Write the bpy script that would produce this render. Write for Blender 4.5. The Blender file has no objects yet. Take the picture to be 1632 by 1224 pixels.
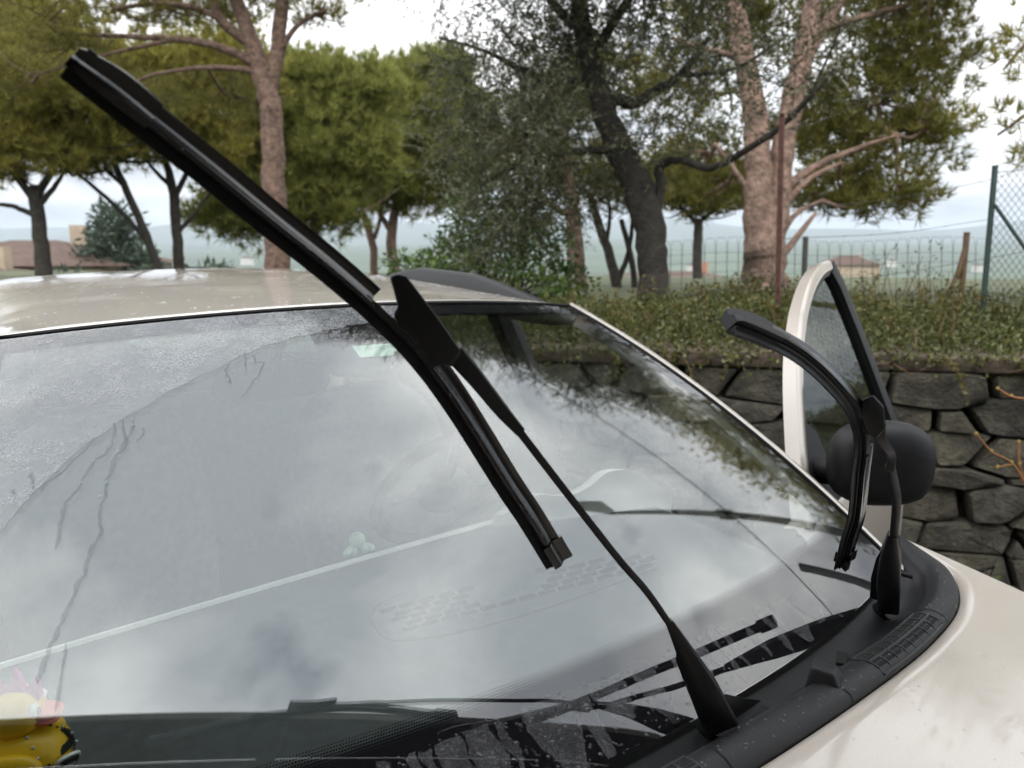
import bpy, bmesh, math, random
import numpy as np
from mathutils import Matrix, Vector
random.seed(7); rng = np.random.default_rng(7)
scn = bpy.context.scene
COL = scn.collection
R = math.radians

# ------------------------------------------------------------------ camera
CAM = np.array([-.56, 0., 1.55]); FPX = 1200.; YAW = R(35); PITCH = R(10.5)
CF = np.array([math.sin(YAW)*math.cos(PITCH), math.cos(YAW)*math.cos(PITCH), -math.sin(PITCH)])
CR = np.array([math.cos(YAW), -math.sin(YAW), 0.]); CU = np.cross(CR, CF)
cd = bpy.data.cameras.new('camera'); cam = bpy.data.objects.new('camera', cd); COL.objects.link(cam)
cam.matrix_world = Matrix(((CR[0], CU[0], -CF[0], CAM[0]), (CR[1], CU[1], -CF[1], CAM[1]), (CR[2], CU[2], -CF[2], CAM[2]), (0, 0, 0, 1)))
cd.sensor_width = 36; cd.lens = FPX/1632*36; cd.clip_start = .02; cd.clip_end = 30000
cd.dof.use_dof = True; cd.dof.focus_distance = 1.0; cd.dof.aperture_fstop = 6.0
scn.camera = cam
def at(px, py, d):            # point of the place seen at a photo pixel, d metres deep
    return CAM+(CF+CR*(px-816)/FPX-CU*(py-612)/FPX)*d
def proj(P):
    d = np.asarray(P, float)-CAM; w = d@CF
    return np.array([816+FPX*(d@CR)/w, 612-FPX*(d@CU)/w])

# ------------------------------------------------------------------ sky, sun, exposure
SUN_EL, SUN_AZ = R(52), R(205)
w = bpy.data.worlds.new('World'); scn.world = w; w.use_nodes = True
nt = w.node_tree; nt.nodes.clear(); N = nt.nodes.new; L = nt.links.new
def wmath(op, a, b=None, c=None):
    n = N('ShaderNodeMath'); n.operation = op
    for i, v in enumerate((a, b, c)):
        if v is None: continue
        if isinstance(v, (int, float)): n.inputs[i].default_value = v
        else: L(v, n.inputs[i])
    return n.outputs[0]
tc = N('ShaderNodeTexCoord'); sep = N('ShaderNodeSeparateXYZ'); L(tc.outputs['Generated'], sep.inputs[0])
zc = wmath('MAXIMUM', sep.outputs[2], 0.0); den = wmath('ADD', zc, .22)
cmb = N('ShaderNodeCombineXYZ'); L(wmath('DIVIDE', sep.outputs[0], den), cmb.inputs[0]); L(wmath('DIVIDE', sep.outputs[1], den), cmb.inputs[1])
cmb.inputs[2].default_value = 3.1
ofs = N('ShaderNodeVectorMath'); ofs.operation = 'ADD'; L(cmb.outputs[0], ofs.inputs[0]); ofs.inputs[1].default_value = (.347, -.2, 0); cmb = ofs
n1 = N('ShaderNodeTexNoise'); n1.inputs['Scale'].default_value = 1.5; n1.inputs['Detail'].default_value = 7; n1.inputs['Roughness'].default_value = .52; n1.inputs['Distortion'].default_value = .35
L(cmb.outputs[0], n1.inputs['Vector'])
n2 = N('ShaderNodeTexNoise'); n2.inputs['Scale'].default_value = 3.2; n2.inputs['Detail'].default_value = 5
L(cmb.outputs[0], n2.inputs['Vector'])
cr = N('ShaderNodeValToRGB'); cr.color_ramp.elements[0].position = .40; cr.color_ramp.elements[0].color = (.47, .495, .53, 1)
cr.color_ramp.elements[1].position = .585; cr.color_ramp.elements[1].color = (1, 1, 1, 1)
L(n1.outputs[0], cr.inputs[0])
lum = wmath('MULTIPLY_ADD', zc, 14.5, 6.2)           # overcast sky: brighter towards the zenith
cl = N('ShaderNodeVectorMath'); cl.operation = 'SCALE'; L(cr.outputs[0], cl.inputs[0]); L(lum, cl.inputs[3])
sky = N('ShaderNodeTexSky'); sky.sky_type = 'NISHITA'; sky.sun_disc = False; sky.sun_elevation = SUN_EL; sky.sun_rotation = SUN_AZ
gap = N('ShaderNodeMapRange'); gap.inputs[1].default_value = .63; gap.inputs[2].default_value = .72; L(n2.outputs[0], gap.inputs[0])
mx = N('ShaderNodeMix'); mx.data_type = 'RGBA'; L(wmath('MULTIPLY', gap.outputs[0], .5), mx.inputs[0]); L(cl.outputs[0], mx.inputs[6]); L(sky.outputs[0], mx.inputs[7])
bg = N('ShaderNodeBackground'); bg.inputs[1].default_value = .1; L(mx.outputs[2], bg.inputs[0])
wo = N('ShaderNodeOutputWorld'); L(bg.outputs[0], wo.inputs[0])
sd = bpy.data.lights.new('sun', 'SUN'); sd.energy = .8; sd.angle = R(25); sd.color = (1, .96, .9)
so = bpy.data.objects.new('sun', sd); COL.objects.link(so)
sdir = Vector((math.sin(SUN_AZ)*math.cos(SUN_EL), math.cos(SUN_AZ)*math.cos(SUN_EL), math.sin(SUN_EL)))
so.rotation_euler = sdir.to_track_quat('Z', 'Y').to_euler(); so.location = sdir*30
vs = scn.view_settings; vs.view_transform = 'Standard'; vs.look = 'None'; vs.exposure = 1.1; vs.gamma = 1; vs.use_curve_mapping = False
cy = scn.cycles; cy.max_bounces = 8; cy.transparent_max_bounces = 32; cy.diffuse_bounces = 3; cy.glossy_bounces = 4; cy.transmission_bounces = 4
cy.caustics_reflective = False; cy.caustics_refractive = False; cy.use_denoising = True; cy.sample_clamp_indirect = 6

# ------------------------------------------------------------------ materials
class NT:
    def __init__(s, name):
        s.m = bpy.data.materials.new(name); s.m.use_nodes = True; s.t = s.m.node_tree; s.t.nodes.clear()
        s.out = s.n('ShaderNodeOutputMaterial')
    def n(s, k, **kw):
        x = s.t.nodes.new(k)
        for a, v in kw.items(): setattr(x, a, v)
        return x
    def l(s, a, b): s.t.links.new(a, b)
    def set(s, node, **kw):
        for k, v in kw.items():
            i = node.inputs[k.replace('_', ' ')]
            if hasattr(v, 'is_linked') or isinstance(v, bpy.types.NodeSocket): s.l(v, i)
            else: i.default_value = v
        return node
    def math(s, op, a, b=None, c=None):
        n = s.n('ShaderNodeMath', operation=op)
        for i, v in enumerate((a, b, c)):
            if v is None: continue
            if isinstance(v, (int, float)): n.inputs[i].default_value = v
            else: s.l(v, n.inputs[i])
        return n.outputs[0]
    def noise(s, scale, detail=4, rough=.55, vec=None, out=0):
        n = s.n('ShaderNodeTexNoise'); n.inputs['Scale'].default_value = scale; n.inputs['Detail'].default_value = detail; n.inputs['Roughness'].default_value = rough
        if vec is None: vec = s.n('ShaderNodeTexCoord').outputs['Object']
        s.l(vec, n.inputs['Vector']); return n.outputs[out]
    def ramp(s, f, *stops):
        r = s.n('ShaderNodeValToRGB'); e = r.color_ramp.elements
        while len(e) < len(stops): e.new(.5)
        for x, (p, c) in zip(e, stops): x.position = p; x.color = (*c, 1)
        s.l(f, r.inputs[0]); return r.outputs[0]
    def bump(s, h, strength=.3, dist=.01):
        b = s.n('ShaderNodeBump'); b.inputs['Strength'].default_value = strength; b.inputs['Distance'].default_value = dist; s.l(h, b.inputs['Height']); return b.outputs[0]
def principled(name, col, rough=.5, var=0, scale=8, bump=0, bscale=60, bdist=.004, **kw):
    k = NT(name); p = k.n('ShaderNodeBsdfPrincipled'); p.inputs['Roughness'].default_value = rough
    if var:
        f = k.noise(scale, 6, .6); a = tuple(max(0, c*(1-var)) for c in col); b = tuple(min(1, c*(1+var)) for c in col)
        k.l(k.ramp(f, (.3, a), (.7, b)), p.inputs['Base Color'])
    else: p.inputs['Base Color'].default_value = (*col, 1)
    if bump: k.l(k.bump(k.noise(bscale, 5, .6), bump, bdist), p.inputs['Normal'])
    for a, v in kw.items(): p.inputs[a.replace('_', ' ')].default_value = v
    k.l(p.outputs[0], k.out.inputs[0]); return k.m
def glassmat(name, tint, ior, mult=2.0, rough=0.0):
    k = NT(name); f = k.n('ShaderNodeFresnel'); f.inputs[0].default_value = ior
    geo = k.n('ShaderNodeNewGeometry')
    t = k.n('ShaderNodeBsdfTransparent'); t.inputs[0].default_value = (*tint, 1)
    g = k.n('ShaderNodeBsdfGlossy'); g.inputs['Roughness'].default_value = rough
    m = k.n('ShaderNodeMixShader')
    # thin pane: the inside face sees the same two reflections as the outside one
    f2 = k.n('ShaderNodeFresnel'); f2.inputs[0].default_value = 1/ior
    sel = k.n('ShaderNodeMix'); k.l(geo.outputs['Backfacing'], sel.inputs[0]); k.l(f.outputs[0], sel.inputs[2]); k.l(f2.outputs[0], sel.inputs[3])
    fac = k.math('MINIMUM', k.math('MULTIPLY', sel.outputs[0], mult), 1.0)
    k.l(fac, m.inputs[0]); k.l(t.outputs[0], m.inputs[1]); k.l(g.outputs[0], m.inputs[2]); k.l(m.outputs[0], k.out.inputs[0]); return k.m
def leafmat(name, a, b, trans=.35, rough=.6, spec=.3):
    k = NT(name); geo = k.n('ShaderNodeNewGeometry'); c = k.ramp(geo.outputs['Random Per Island'], (0, a), (1, b))
    p = k.n('ShaderNodeBsdfPrincipled'); k.l(c, p.inputs['Base Color']); p.inputs['Roughness'].default_value = rough; p.inputs['Specular IOR Level'].default_value = spec
    t = k.n('ShaderNodeBsdfTranslucent'); k.l(c, t.inputs[0]); m = k.n('ShaderNodeMixShader'); m.inputs[0].default_value = trans
    k.l(p.outputs[0], m.inputs[1]); k.l(t.outputs[0], m.inputs[2]); k.l(m.outputs[0], k.out.inputs[0]); return k.m

# ------------------------------------------------------------------ mesh helpers
ORG = {}
def tag(o, label=None, cat=None, group=None, kind=None):
    if label: o['label'] = label
    if cat: o['category'] = cat
    if group: o['group'] = group
    if kind: o['kind'] = kind
    return o
def empty(name, loc, label=None, cat=None, group=None):
    o = bpy.data.objects.new(name, None); COL.objects.link(o); o.location = loc; o.empty_display_size = .1
    ORG[o.name] = np.array(loc, float); return tag(o, label, cat, group)
class MB:
    def __init__(s): s.v = []; s.f = []; s.uv = None
    def add(s, V, F):
        o = len(s.v); s.v += [tuple(map(float, p)) for p in V]; s.f += [tuple(i+o for i in f) for f in F]; return s
    def grid(s, P, closed_u=False, closed_v=False, flip=False):
        n, m = len(P), len(P[0]); F = []
        for i in range(n if closed_u else n-1):
            for j in range(m if closed_v else m-1):
                q = (i*m+j, i*m+(j+1) % m, ((i+1) % n)*m+(j+1) % m, ((i+1) % n)*m+j); F.append(q[::-1] if flip else q)
        return s.add([p for r in P for p in r], F)
    def tube(s, path, rad, n=8, caps=True):
        P = [np.asarray(p, float) for p in path]; K = len(P)
        if np.isscalar(rad): rad = [rad]*K
        T = [P[min(i+1, K-1)]-P[max(i-1, 0)] for i in range(K)]; T = [t/(np.linalg.norm(t)+1e-12) for t in T]
        a = np.cross(T[0], (0, 0, 1) if abs(T[0][2]) < .9 else (1, 0, 0)); a /= np.linalg.norm(a); rings = []
        for i in range(K):
            a = a-T[i]*(a@T[i]); a /= np.linalg.norm(a)+1e-12; b = np.cross(T[i], a)
            rings.append([P[i]+rad[i]*(a*math.cos(t)+b*math.sin(t)) for t in np.linspace(0, 2*math.pi, n, endpoint=False)])
        o = len(s.v); s.grid(rings, closed_v=True)
        if caps: s.f += [tuple(range(o+n-1, o-1, -1)), tuple(range(o+(K-1)*n, o+K*n))]
        return s
    def sweep(s, path, e1s, e2s, prof, scale=None, caps=True):      # profile (a,b) -> a*e1+b*e2
        rings = [[np.asarray(p)+(a*x+b*y)*(1 if scale is None else scale[i]) for a, b in prof] for i, (p, x, y) in enumerate(zip(path, e1s, e2s))]
        o = len(s.v); n = len(prof); s.grid(rings, closed_v=True)
        if caps: s.f += [tuple(range(o+n-1, o-1, -1)), tuple(range(o+(len(path)-1)*n, o+len(path)*n))]
        return s
    def box(s, c, d, rz=0, ax=None):
        c = np.asarray(c, float); X = np.array([math.cos(rz), math.sin(rz), 0]); Y = np.array([-math.sin(rz), math.cos(rz), 0]); Z = np.array([0, 0, 1.])
        if ax is not None: X, Y, Z = ax
        V = [c+X*a*d[0]/2+Y*b*d[1]/2+Z*e*d[2]/2 for a in (-1, 1) for b in (-1, 1) for e in (-1, 1)]
        return s.add(V, [(0, 1, 3, 2), (4, 6, 7, 5), (0, 4, 5, 1), (2, 3, 7, 6), (0, 2, 6, 4), (1, 5, 7, 3)])
    def prism(s, A, B):
        n = len(A); return s.add(list(A)+list(B), [tuple(range(n-1, -1, -1)), tuple(range(n, 2*n))]+[(i, (i+1) % n, n+(i+1) % n, n+i) for i in range(n)])
    def ell(s, c, r, nu=16, nv=10, fn=None):
        P = [[np.array([math.cos(a)*math.sin(t), math.sin(a)*math.sin(t), math.cos(t)]) for a in np.linspace(0, 2*math.pi, nu, endpoint=False)] for t in np.linspace(.001, math.pi-.001, nv)]
        P = [[np.asarray(c)+(fn(q) if fn else q*np.asarray(r)) for q in row] for row in P]
        return s.grid(P, closed_v=True)
    def build(s, name, mat, parent=None, root=None, smooth=False, bevel=0, seg=2, recalc=True, sub=0):
        O = ORG[root.name] if root is not None else np.zeros(3)
        me = bpy.data.meshes.new(name); me.from_pydata([tuple(np.array(p)-O) for p in s.v], [], s.f); me.materials.append(mat)
        if recalc or bevel or sub:
            bm = bmesh.new(); bm.from_mesh(me)
            if recalc: bmesh.ops.recalc_face_normals(bm, faces=bm.faces)
            if bevel: bmesh.ops.bevel(bm, geom=[e for e in bm.edges if len(e.link_faces) == 2 and e.calc_face_angle(0) > .6], offset=bevel, segments=seg, profile=.5, affect='EDGES', clamp_overlap=True)
            if sub: bmesh.ops.subdivide_edges(bm, edges=bm.edges, cuts=sub, use_grid_fill=True)
            bm.to_mesh(me); bm.free()
        if smooth:
            me.polygons.foreach_set('use_smooth', [True]*len(me.polygons))
            if smooth != 'all': me.set_sharp_from_angle(angle=R(45))
        o = bpy.data.objects.new(name, me); COL.objects.link(o)
        if parent is not None: o.parent = parent
        return o
def fast(name, V, tris, mat, parent=None, root=None):
    V = np.asarray(V, np.float32); O = ORG[root.name] if root is not None else np.zeros(3)
    V = V-O.astype(np.float32); T = np.asarray(tris, np.int32); k = T.shape[1]
    me = bpy.data.meshes.new(name); me.vertices.add(len(V)); me.vertices.foreach_set('co', V.ravel())
    me.loops.add(T.size); me.loops.foreach_set('vertex_index', T.ravel()); me.polygons.add(len(T))
    me.polygons.foreach_set('loop_start', np.arange(0, T.size, k, dtype=np.int32)); me.polygons.foreach_set('loop_total', np.full(len(T), k, np.int32))
    me.update(); me.materials.append(mat); o = bpy.data.objects.new(name, me); COL.objects.link(o)
    if parent is not None: o.parent = parent
    return o
def catmull(P, n):
    P = [np.asarray(p, float) for p in P]; Q = [2*P[0]-P[1]]+P+[2*P[-1]-P[-2]]; out = []
    for i in range(1, len(Q)-2):
        for t in np.linspace(0, 1, n, endpoint=False):
            a, b, c, d = Q[i-1:i+3]; out.append(.5*((2*b)+(c-a)*t+(2*a-5*b+4*c-d)*t*t+(-a+3*b-3*c+d)*t**3))
    out.append(P[-1]); return out
def unit(v): v = np.asarray(v, float); return v/np.linalg.norm(v)
# ================================================================== the setting
WN = np.array([.7071, .7071, 0]); WT = np.array([.7071, -.7071, 0])     # wall plane x+y = 5.07, running towards WT
WS = 5.07/math.sqrt(2)
def wallpt(t, back, z): return WN*(WS+back)+WT*t+np.array([0, 0, z])
m_drive = principled('driveway_asphalt', (.06, .058, .055), .8, .35, 6, .6, 90)
m_earth = principled('terrain_grass_earth', (.075, .085, .04), .9, .5, 1.5, .8, 12, .05)
m_hill = principled('far_hillside', (.06, .085, .05), .95, .4, .004)
V = []; b = MB()
b.add([wallpt(-60, -.9, 0), wallpt(60, -.9, 0), wallpt(60, -60, 0), wallpt(-60, -60, 0)], [(0, 1, 2, 3)])
tag(b.build('driveway', m_drive), kind='structure')
b = MB(); b.grid([[wallpt(t, bk, z+.015*math.sin(t*5+bk*9)*(bk > -.85)) for t in np.linspace(-20, 12, 120)] for bk, z in ((-.9, -.003), (-.6, -.05), (-.3, -.16), (-.1, -.2), (.1, -.2))]); tag(b.build('ditch', principled('ditch_leaf_litter', (.05, .042, .028), .95, .5, 9, .9, 30, .03), smooth='all'), kind='structure')
# terrace behind the wall, falling away to the valley, up again to the far hills
def hz(t, k):
    return (math.sin(t*.0011+k)*.45+math.sin(t*.0027+2*k)*.3+math.sin(t*.0063+3*k)*.15)
backs = [.12, .4, 1, 2, 4, 8, 14, 22, 30, 45, 70, 110, 180, 300, 500, 800]
zs = [.93, .95, .96, .96, .93, .86, .75, .5, .0, -2, -6, -11, -18, -26, -32, -35]
ts = sorted(set([-3000, -1500, -800, -400, -200, -100, -60]+list(range(-40, 41, 2))+[60, 100, 200, 400, 800, 1500, 3000]))
P = []
for bk, z in zip(backs, zs):
    P.append([wallpt(t*(1 if bk > 100 else min(1, 1)), bk, z+(.05*math.sin(t*.9+bk)+.04*math.sin(t*2.1+bk*3) if .5 < bk < 60 else 0)) for t in ts])
b = MB(); b.grid(P); tag(b.build('hillside_ground', m_earth, smooth='all'), kind='structure')
b = MB(); P = []
for bk, z, amp in ((790, -36, 0), (1400, -35, 6), (2200, -20, 20), (3000, -5, 22), (3600, 5, 30), (4200, -30, 10)):
    P.append([wallpt(t, bk, z+amp*hz(t, 1.3)) for t in np.linspace(-7000, 7000, 120)])
b.grid(P); tag(b.build('valley_and_hills', m_hill, smooth='all'), kind='structure')
b = MB(); P = []
for bk, z, amp in ((4150, -30, 5), (5200, 60, 45), (6500, 185, 100), (7500, 60, 20), (9000, -80, 0)):
    P.append([wallpt(t, bk, z+amp*hz(t*.7+900, 2.6)) for t in np.linspace(-14000, 14000, 140)])
b.grid(P); tag(b.build('far_hills', m_hill, smooth='all'), kind='structure')

# ------------------------------------------------------------------ dry stone wall
m_core = principled('wall_core_dark', (.03, .028, .022), .95, .4, 12)
def stonemat():
    k = NT('wall_stone'); p = k.n('ShaderNodeBsdfPrincipled'); oi = k.n('ShaderNodeObjectInfo'); co = k.n('ShaderNodeTexCoord').outputs['Object']
    f = k.noise(9, 8, .62, co); c = k.ramp(f, (.25, (.026, .025, .02)), (.52, (.074, .07, .056)), (.75, (.15, .14, .112)))
    hue = k.ramp(oi.outputs['Random'], (0, (.72, .74, .7)), (.5, (1, .98, .92)), (1, (1.15, 1.1, .98)))
    mx = k.n('ShaderNodeMix', data_type='RGBA', blend_type='MULTIPLY'); mx.inputs[0].default_value = 1; k.l(c, mx.inputs[6]); k.l(hue, mx.inputs[7])
    moss = k.ramp(k.noise(3.1, 6, .65, co), (.56, (0, 0, 0)), (.72, (1, 1, 1))); ge = k.n('ShaderNodeNewGeometry'); sx = k.n('ShaderNodeSeparateXYZ'); k.l(ge.outputs['Normal'], sx.inputs[0])
    mf = k.math('MULTIPLY', moss, k.math('MULTIPLY_ADD', k.math('MAXIMUM', sx.outputs[2], 0), .7, .35))
    m2 = k.n('ShaderNodeMix', data_type='RGBA'); k.l(mf, m2.inputs[0]); k.l(mx.outputs[2], m2.inputs[6]); m2.inputs[7].default_value = (.035, .045, .014, 1)
    k.l(m2.outputs[2], p.inputs['Base Color']); p.inputs['Roughness'].default_value = .85
    h = k.math('ADD', k.noise(14, 8, .65, co), k.math('MULTIPLY', k.noise(60, 4, .6, co), .4)); k.l(k.bump(h, 1, .05), p.inputs['Normal'])
    k.l(p.outputs[0], k.out.inputs[0]); return k.m
m_stone = stonemat()
m_coping = principled('coping_stone', (.085, .064, .047), .9, .5, 7, .8, 40, .012)
wall = empty('stone_retaining_wall', wallpt(0, 0, 0), 'dark rough stone retaining wall with flat coping behind the open car door', 'wall')
b = MB(); A = [wallpt(-14, .06, -.22), wallpt(9, .06, -.22), wallpt(9, .5, -.22), wallpt(-14, .5, -.22)]
b.prism(A, [p+np.array([0, 0, 1.13]) for p in A]); b.build('wall_core', m_core, wall, wall)
r2 = random.Random(5); rows = [-.11, .08, .26, .42, .53, .70, .865]; seeds = []
for i, z in enumerate(rows):
    t = -2.6+r2.uniform(0, .3)
    while t < 4.3:
        wd = r2.uniform(.16, .5) if i != 4 else r2.uniform(.13, .34); seeds.append((t+wd/2, z+r2.uniform(-.022, .022), r2.uniform(-.006, .008))); t += wd
def clip(poly, a, b_, c):                               # keep a*x+b*y <= c
    out = []
    for p, q in zip(poly, poly[1:]+poly[:1]):
        fp_, fq = a*p[0]+b_*p[1]-c, a*q[0]+b_*q[1]-c
        if fp_ <= 0: out.append(p)
        if fp_*fq < 0: f = fp_/(fp_-fq); out.append((p[0]+(q[0]-p[0])*f, p[1]+(q[1]-p[1])*f))
    return out
AN = 2.9                                               # stones are wider than high
for (tx, tz, wt) in seeds:
    if not -2.0 < tx < 3.7: continue
    X0, Z0 = tx/AN, tz; poly = [(X0-1, -.2), (X0+1, -.2), (X0+1, .93), (X0-1, .93)]
    for (sx, sz, w2) in seeds:
        X1 = sx/AN
        if abs(X1-X0) > .8 or (sx == tx and sz == tz): continue
        a, b_ = X1-X0, sz-Z0; c = (X1*X1+sz*sz-X0*X0-Z0*Z0-w2+wt)/2; L_ = math.hypot(a, b_); poly = clip(poly, a/L_, b_/L_, c/L_-r2.uniform(.003, .008)) if poly else poly
    if len(poly) < 3: continue
    poly = [(p[0]*AN, p[1]) for p in poly]; q = []
    for a in range(len(poly)):                           # knock the corners off
        p0 = np.array(poly[a]); pn = np.array(poly[(a+1) % len(poly)]); pp = np.array(poly[a-1]); kk = r2.uniform(.03, .11); q += [p0+(pp-p0)*kk, p0+(pn-p0)*kk*r2.uniform(.6, 1.2)]
    q = [p+np.array([r2.uniform(-.007, .007), r2.uniform(-.006, .006)]) for p in q]; n = len(q)
    ce = sum(q)/n; out = r2.uniform(-.015, .03); tl, tv = r2.uniform(-.06, .06), r2.uniform(-.08, .08)
    fr = lambda p, k, o: wallpt(ce[0]+(p[0]-ce[0])*k, o+tl*(p[0]-ce[0])+tv*(p[1]-ce[1])+r2.uniform(-.006, .006), ce[1]+(p[1]-ce[1])*k)
    rings = [[fr(p, .60, -.034-out) for p in q], [fr(p, .93, -.031-out) for p in q], [fr(p, 1., -.012-out*.6) for p in q], [wallpt(p[0], .10, p[1]) for p in q]]
    mb = MB(); mb.add([p for r_ in rings for p in r_], []); mb.f.append(tuple(range(n-1, -1, -1)))
    for s0 in range(3): mb.f += [(s0*n+a, s0*n+(a+1) % n, s0*n+n+(a+1) % n, s0*n+n+a) for a in range(n)]
    mb.build('stone', m_stone, wall, wall, smooth=True)
t = -2.2
while t < 3.7:
    wd = r2.uniform(.7, 1.05); j = r2.uniform(-.006, .006); mb = MB()
    mb.box(wallpt(t+wd/2, .13, .974+j), (wd-.012, .36, .085), math.atan2(WT[1], WT[0])); mb.build('coping_slab', m_coping, wall, wall, bevel=.014, smooth=True); t += wd
# ================================================================== the car
def S(u, v, b=.03):                                   # windscreen surface
    base = np.array([.70*u, .55+.05*u*u+.03*u**4, .98+.02*u*u]); top = np.array([.56*u, 1.30+.07*u*u, 1.44-.03*u*u])
    return base*(1-v)+top*v+np.array([.3*u, -.52, .85])*b*4*v*(1-v)
def SN(u, v):
    e = 1e-3; n = np.cross(S(u+e, v)-S(u-e, v), S(u, v+e)-S(u, v-e)); return n/np.linalg.norm(n)
def SO(u, v, h): return S(u, v)+SN(u, v)*h
def hit(px, py):                                      # (u,v) of the glass seen at a pixel
    q = np.array([0., .5]); t = np.array([px, py], float)
    for _ in range(25):
        f = proj(S(*q))-t; J = np.array([(proj(S(q[0]+1e-4, q[1]))-proj(S(*q)))/1e-4, (proj(S(q[0], q[1]+1e-4))-proj(S(*q)))/1e-4]).T
        q = q-np.clip(np.linalg.solve(J, f), -.4, .4)
    return q
def paintmat():
    k = NT('beige_car_paint'); p = k.n('ShaderNodeBsdfPrincipled'); co = k.n('ShaderNodeTexCoord').outputs['Object']
    fl = k.noise(900, 2, .5, co); c = k.ramp(fl, (.3, (.49, .435, .375)), (.7, (.57, .51, .445))); k.l(c, p.inputs['Base Color'])
    wet = k.noise(5, 6, .7, co); k.l(k.ramp(wet, (.42, (.03, .03, .03)), (.62, (.16, .16, .16))), p.inputs['Coat Roughness'])
    p.inputs['Roughness'].default_value = .42; p.inputs['Metallic'].default_value = .15; p.inputs['Coat Weight'].default_value = 1; p.inputs['Coat IOR'].default_value = 1.75
    dr = k.n('ShaderNodeTexVoronoi'); dr.inputs['Scale'].default_value = 70; k.l(co, dr.inputs['Vector'])
    dh = k.math('MULTIPLY', k.math('SUBTRACT', .32, k.math('MINIMUM', dr.outputs['Distance'], .32)), k.math('GREATER_THAN', k.noise(14, 3, .6, co), .56))
    h = k.math('ADD', k.math('MULTIPLY', dh, .5), k.math('MULTIPLY', k.noise(3.5, 5, .6, co), .35)); k.l(k.bump(h, .25, .006), p.inputs['Coat Normal'])
    k.l(p.outputs[0], k.out.inputs[0]); return k.m
m_paint = paintmat()
m_glass = glassmat('windscreen_glass', (.90, .935, .92), 2.05, 1.0)
m_sideglass = glassmat('side_window_glass', (.55, .63, .6), 1.55, 2.0)
m_doorglass = glassmat('door_window_glass', (.42, .5, .46), 1.33, 1.0)
m_streak = glassmat('wet_streak', (.80, .82, .83), 1.25, 1.0)
m_water = glassmat('rain_water', (.9, .93, .93), 1.5, 1.6)
m_blk = principled('black_cowl_plastic', (.008, .008, .009), .5, .25, 30, .25, 700, .0006, Specular_IOR_Level=.35)
m_rub = principled('black_rubber', (.005, .005, .006), .45, .2, 40, .15, 300, .001, Specular_IOR_Level=.2)
m_wip = principled('black_wiper_paint', (.003, .003, .0035), .17, .2, 60, .08, 260, .0008, Specular_IOR_Level=.9)
m_arm = principled('satin_black_arm', (.005, .005, .0055), .42, .2, 60, .15, 260, .0008, Specular_IOR_Level=.3)
m_rail = principled('grey_roof_rail_plastic', (.012, .012, .013), .5, .2, 30, .2, 400, .001)
m_dash = principled('dark_dashboard', (.06, .063, .063), .7, .2, 50, .4, 900, .0008)
m_pale = principled('pale_dashboard_trim', (.8, .79, .74), .55, .05, 30)
m_seat = principled('light_grey_seat_cloth', (.19, .185, .17), .9, .15, 60, .4, 500, .002)
m_dark = principled('dark_interior', (.03, .03, .032), .8, .2, 20)
m_tyre = principled('tyre_rubber', (.02, .02, .02), .8, .2, 30)
m_rim = principled('grey_wheel', (.35, .35, .36), .35, .05, 20, Metallic=.8)
m_bar = principled('grille_bar_plastic', (.022, .022, .023), .45)
m_hole = principled('dark_opening', (.004, .004, .004), .9)
car = empty('parked_car', (0, 1.2, 0), 'beige small car with raised wipers and rain streaked windscreen, driver door open', 'car')
# ---- hood and fenders
def hoodz(x, y): d = y-.47; return .982+.14*d-.05*d*d+.006*(1-(x/.8)**2)+.006*math.exp(-((abs(x)-.62)/.09)**2)*min(1, max(0, (.47-y)*6))
EDGE = [(0, .452), (.15, .453), (.3, .458), (.45, .467), (.555, .48), (.64, .497), (.70, .52), (.745, .548), (.77, .575), (.785, .61), (.797, .65), (.806, .69)]
EDGE = [tuple(p) for p in catmull([np.array(e) for e in EDGE], 3)]
cols = [(-x, y) for x, y in EDGE[:0:-1]]+EDGE
tt = [0, .012, .03, .06, .1, .16, .24, .34, .46, .6, .74, .86, .95, 1]
def column(x, y):
    c = []
    for t in tt:
        yy = y+(-.42-y)*t; c.append((x, yy, hoodz(x, yy)-(.008 if t == 0 else 0)))
    zz = c[-1][2]; c += [(x, -.455, zz-.02), (x, -.48, zz-.07), (x, -.50, zz-.2), (x, -.51, .45), (x, -.49, .22)]; return c
grid = [column(x, y) for x, y in cols]
def sidecols(sg):
    out = []
    for x, dz in ((.815, .003), (.826, .014), (.834, .04), (.838, .1), (.84, .25), (.835, .5), (.82, .76)):
        c = []
        for (a, yy, z) in column(.806, .69): c.append((sg*x, yy, z-dz*min(1, (z-.2)/.75) if z > .3 else z))
        out.append(c)
    return out
grid = sidecols(-1)[::-1]+grid+sidecols(1)
MB().grid(grid).build('hood', m_paint, car, car, smooth='all')
# ---- cowl: rounded plastic rim along the hood edge, trough, up to the glass
prof = [(.0015, -.03), (.002, -.006), (.007, .004), (.018, .011), (.032, .014), (.046, .010), (.056, -.001), (.061, -.016)]
CW = []
for x, y in cols:
    u = max(-1, min(1, x/.806)); G = S(u, 0); H = np.array([x, y, hoodz(x, y)]); q = (G-H)*[1, 1, 0]; D = np.linalg.norm(q); q /= D; k = min(1, D/.1)
    CW.append((H, q, D, G, k))
def cowlrow(H, q, D, G, k, lift=0):
    row = [H+q*d*k+np.array([0, 0, z+lift]) for d, z in prof]
    row += [H+q*(D*.74)+np.array([0, 0, min(-.02, G[2]-H[2]-.018)]), np.array([*(G-q*.004)[:2], G[2]-.012]), np.array([*(G+q*.02)[:2], G[2]-.02])]
    return row
MB().grid([cowlrow(*c) for c in CW]).build('cowl_panel', m_blk, car, car, smooth='all')
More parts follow.
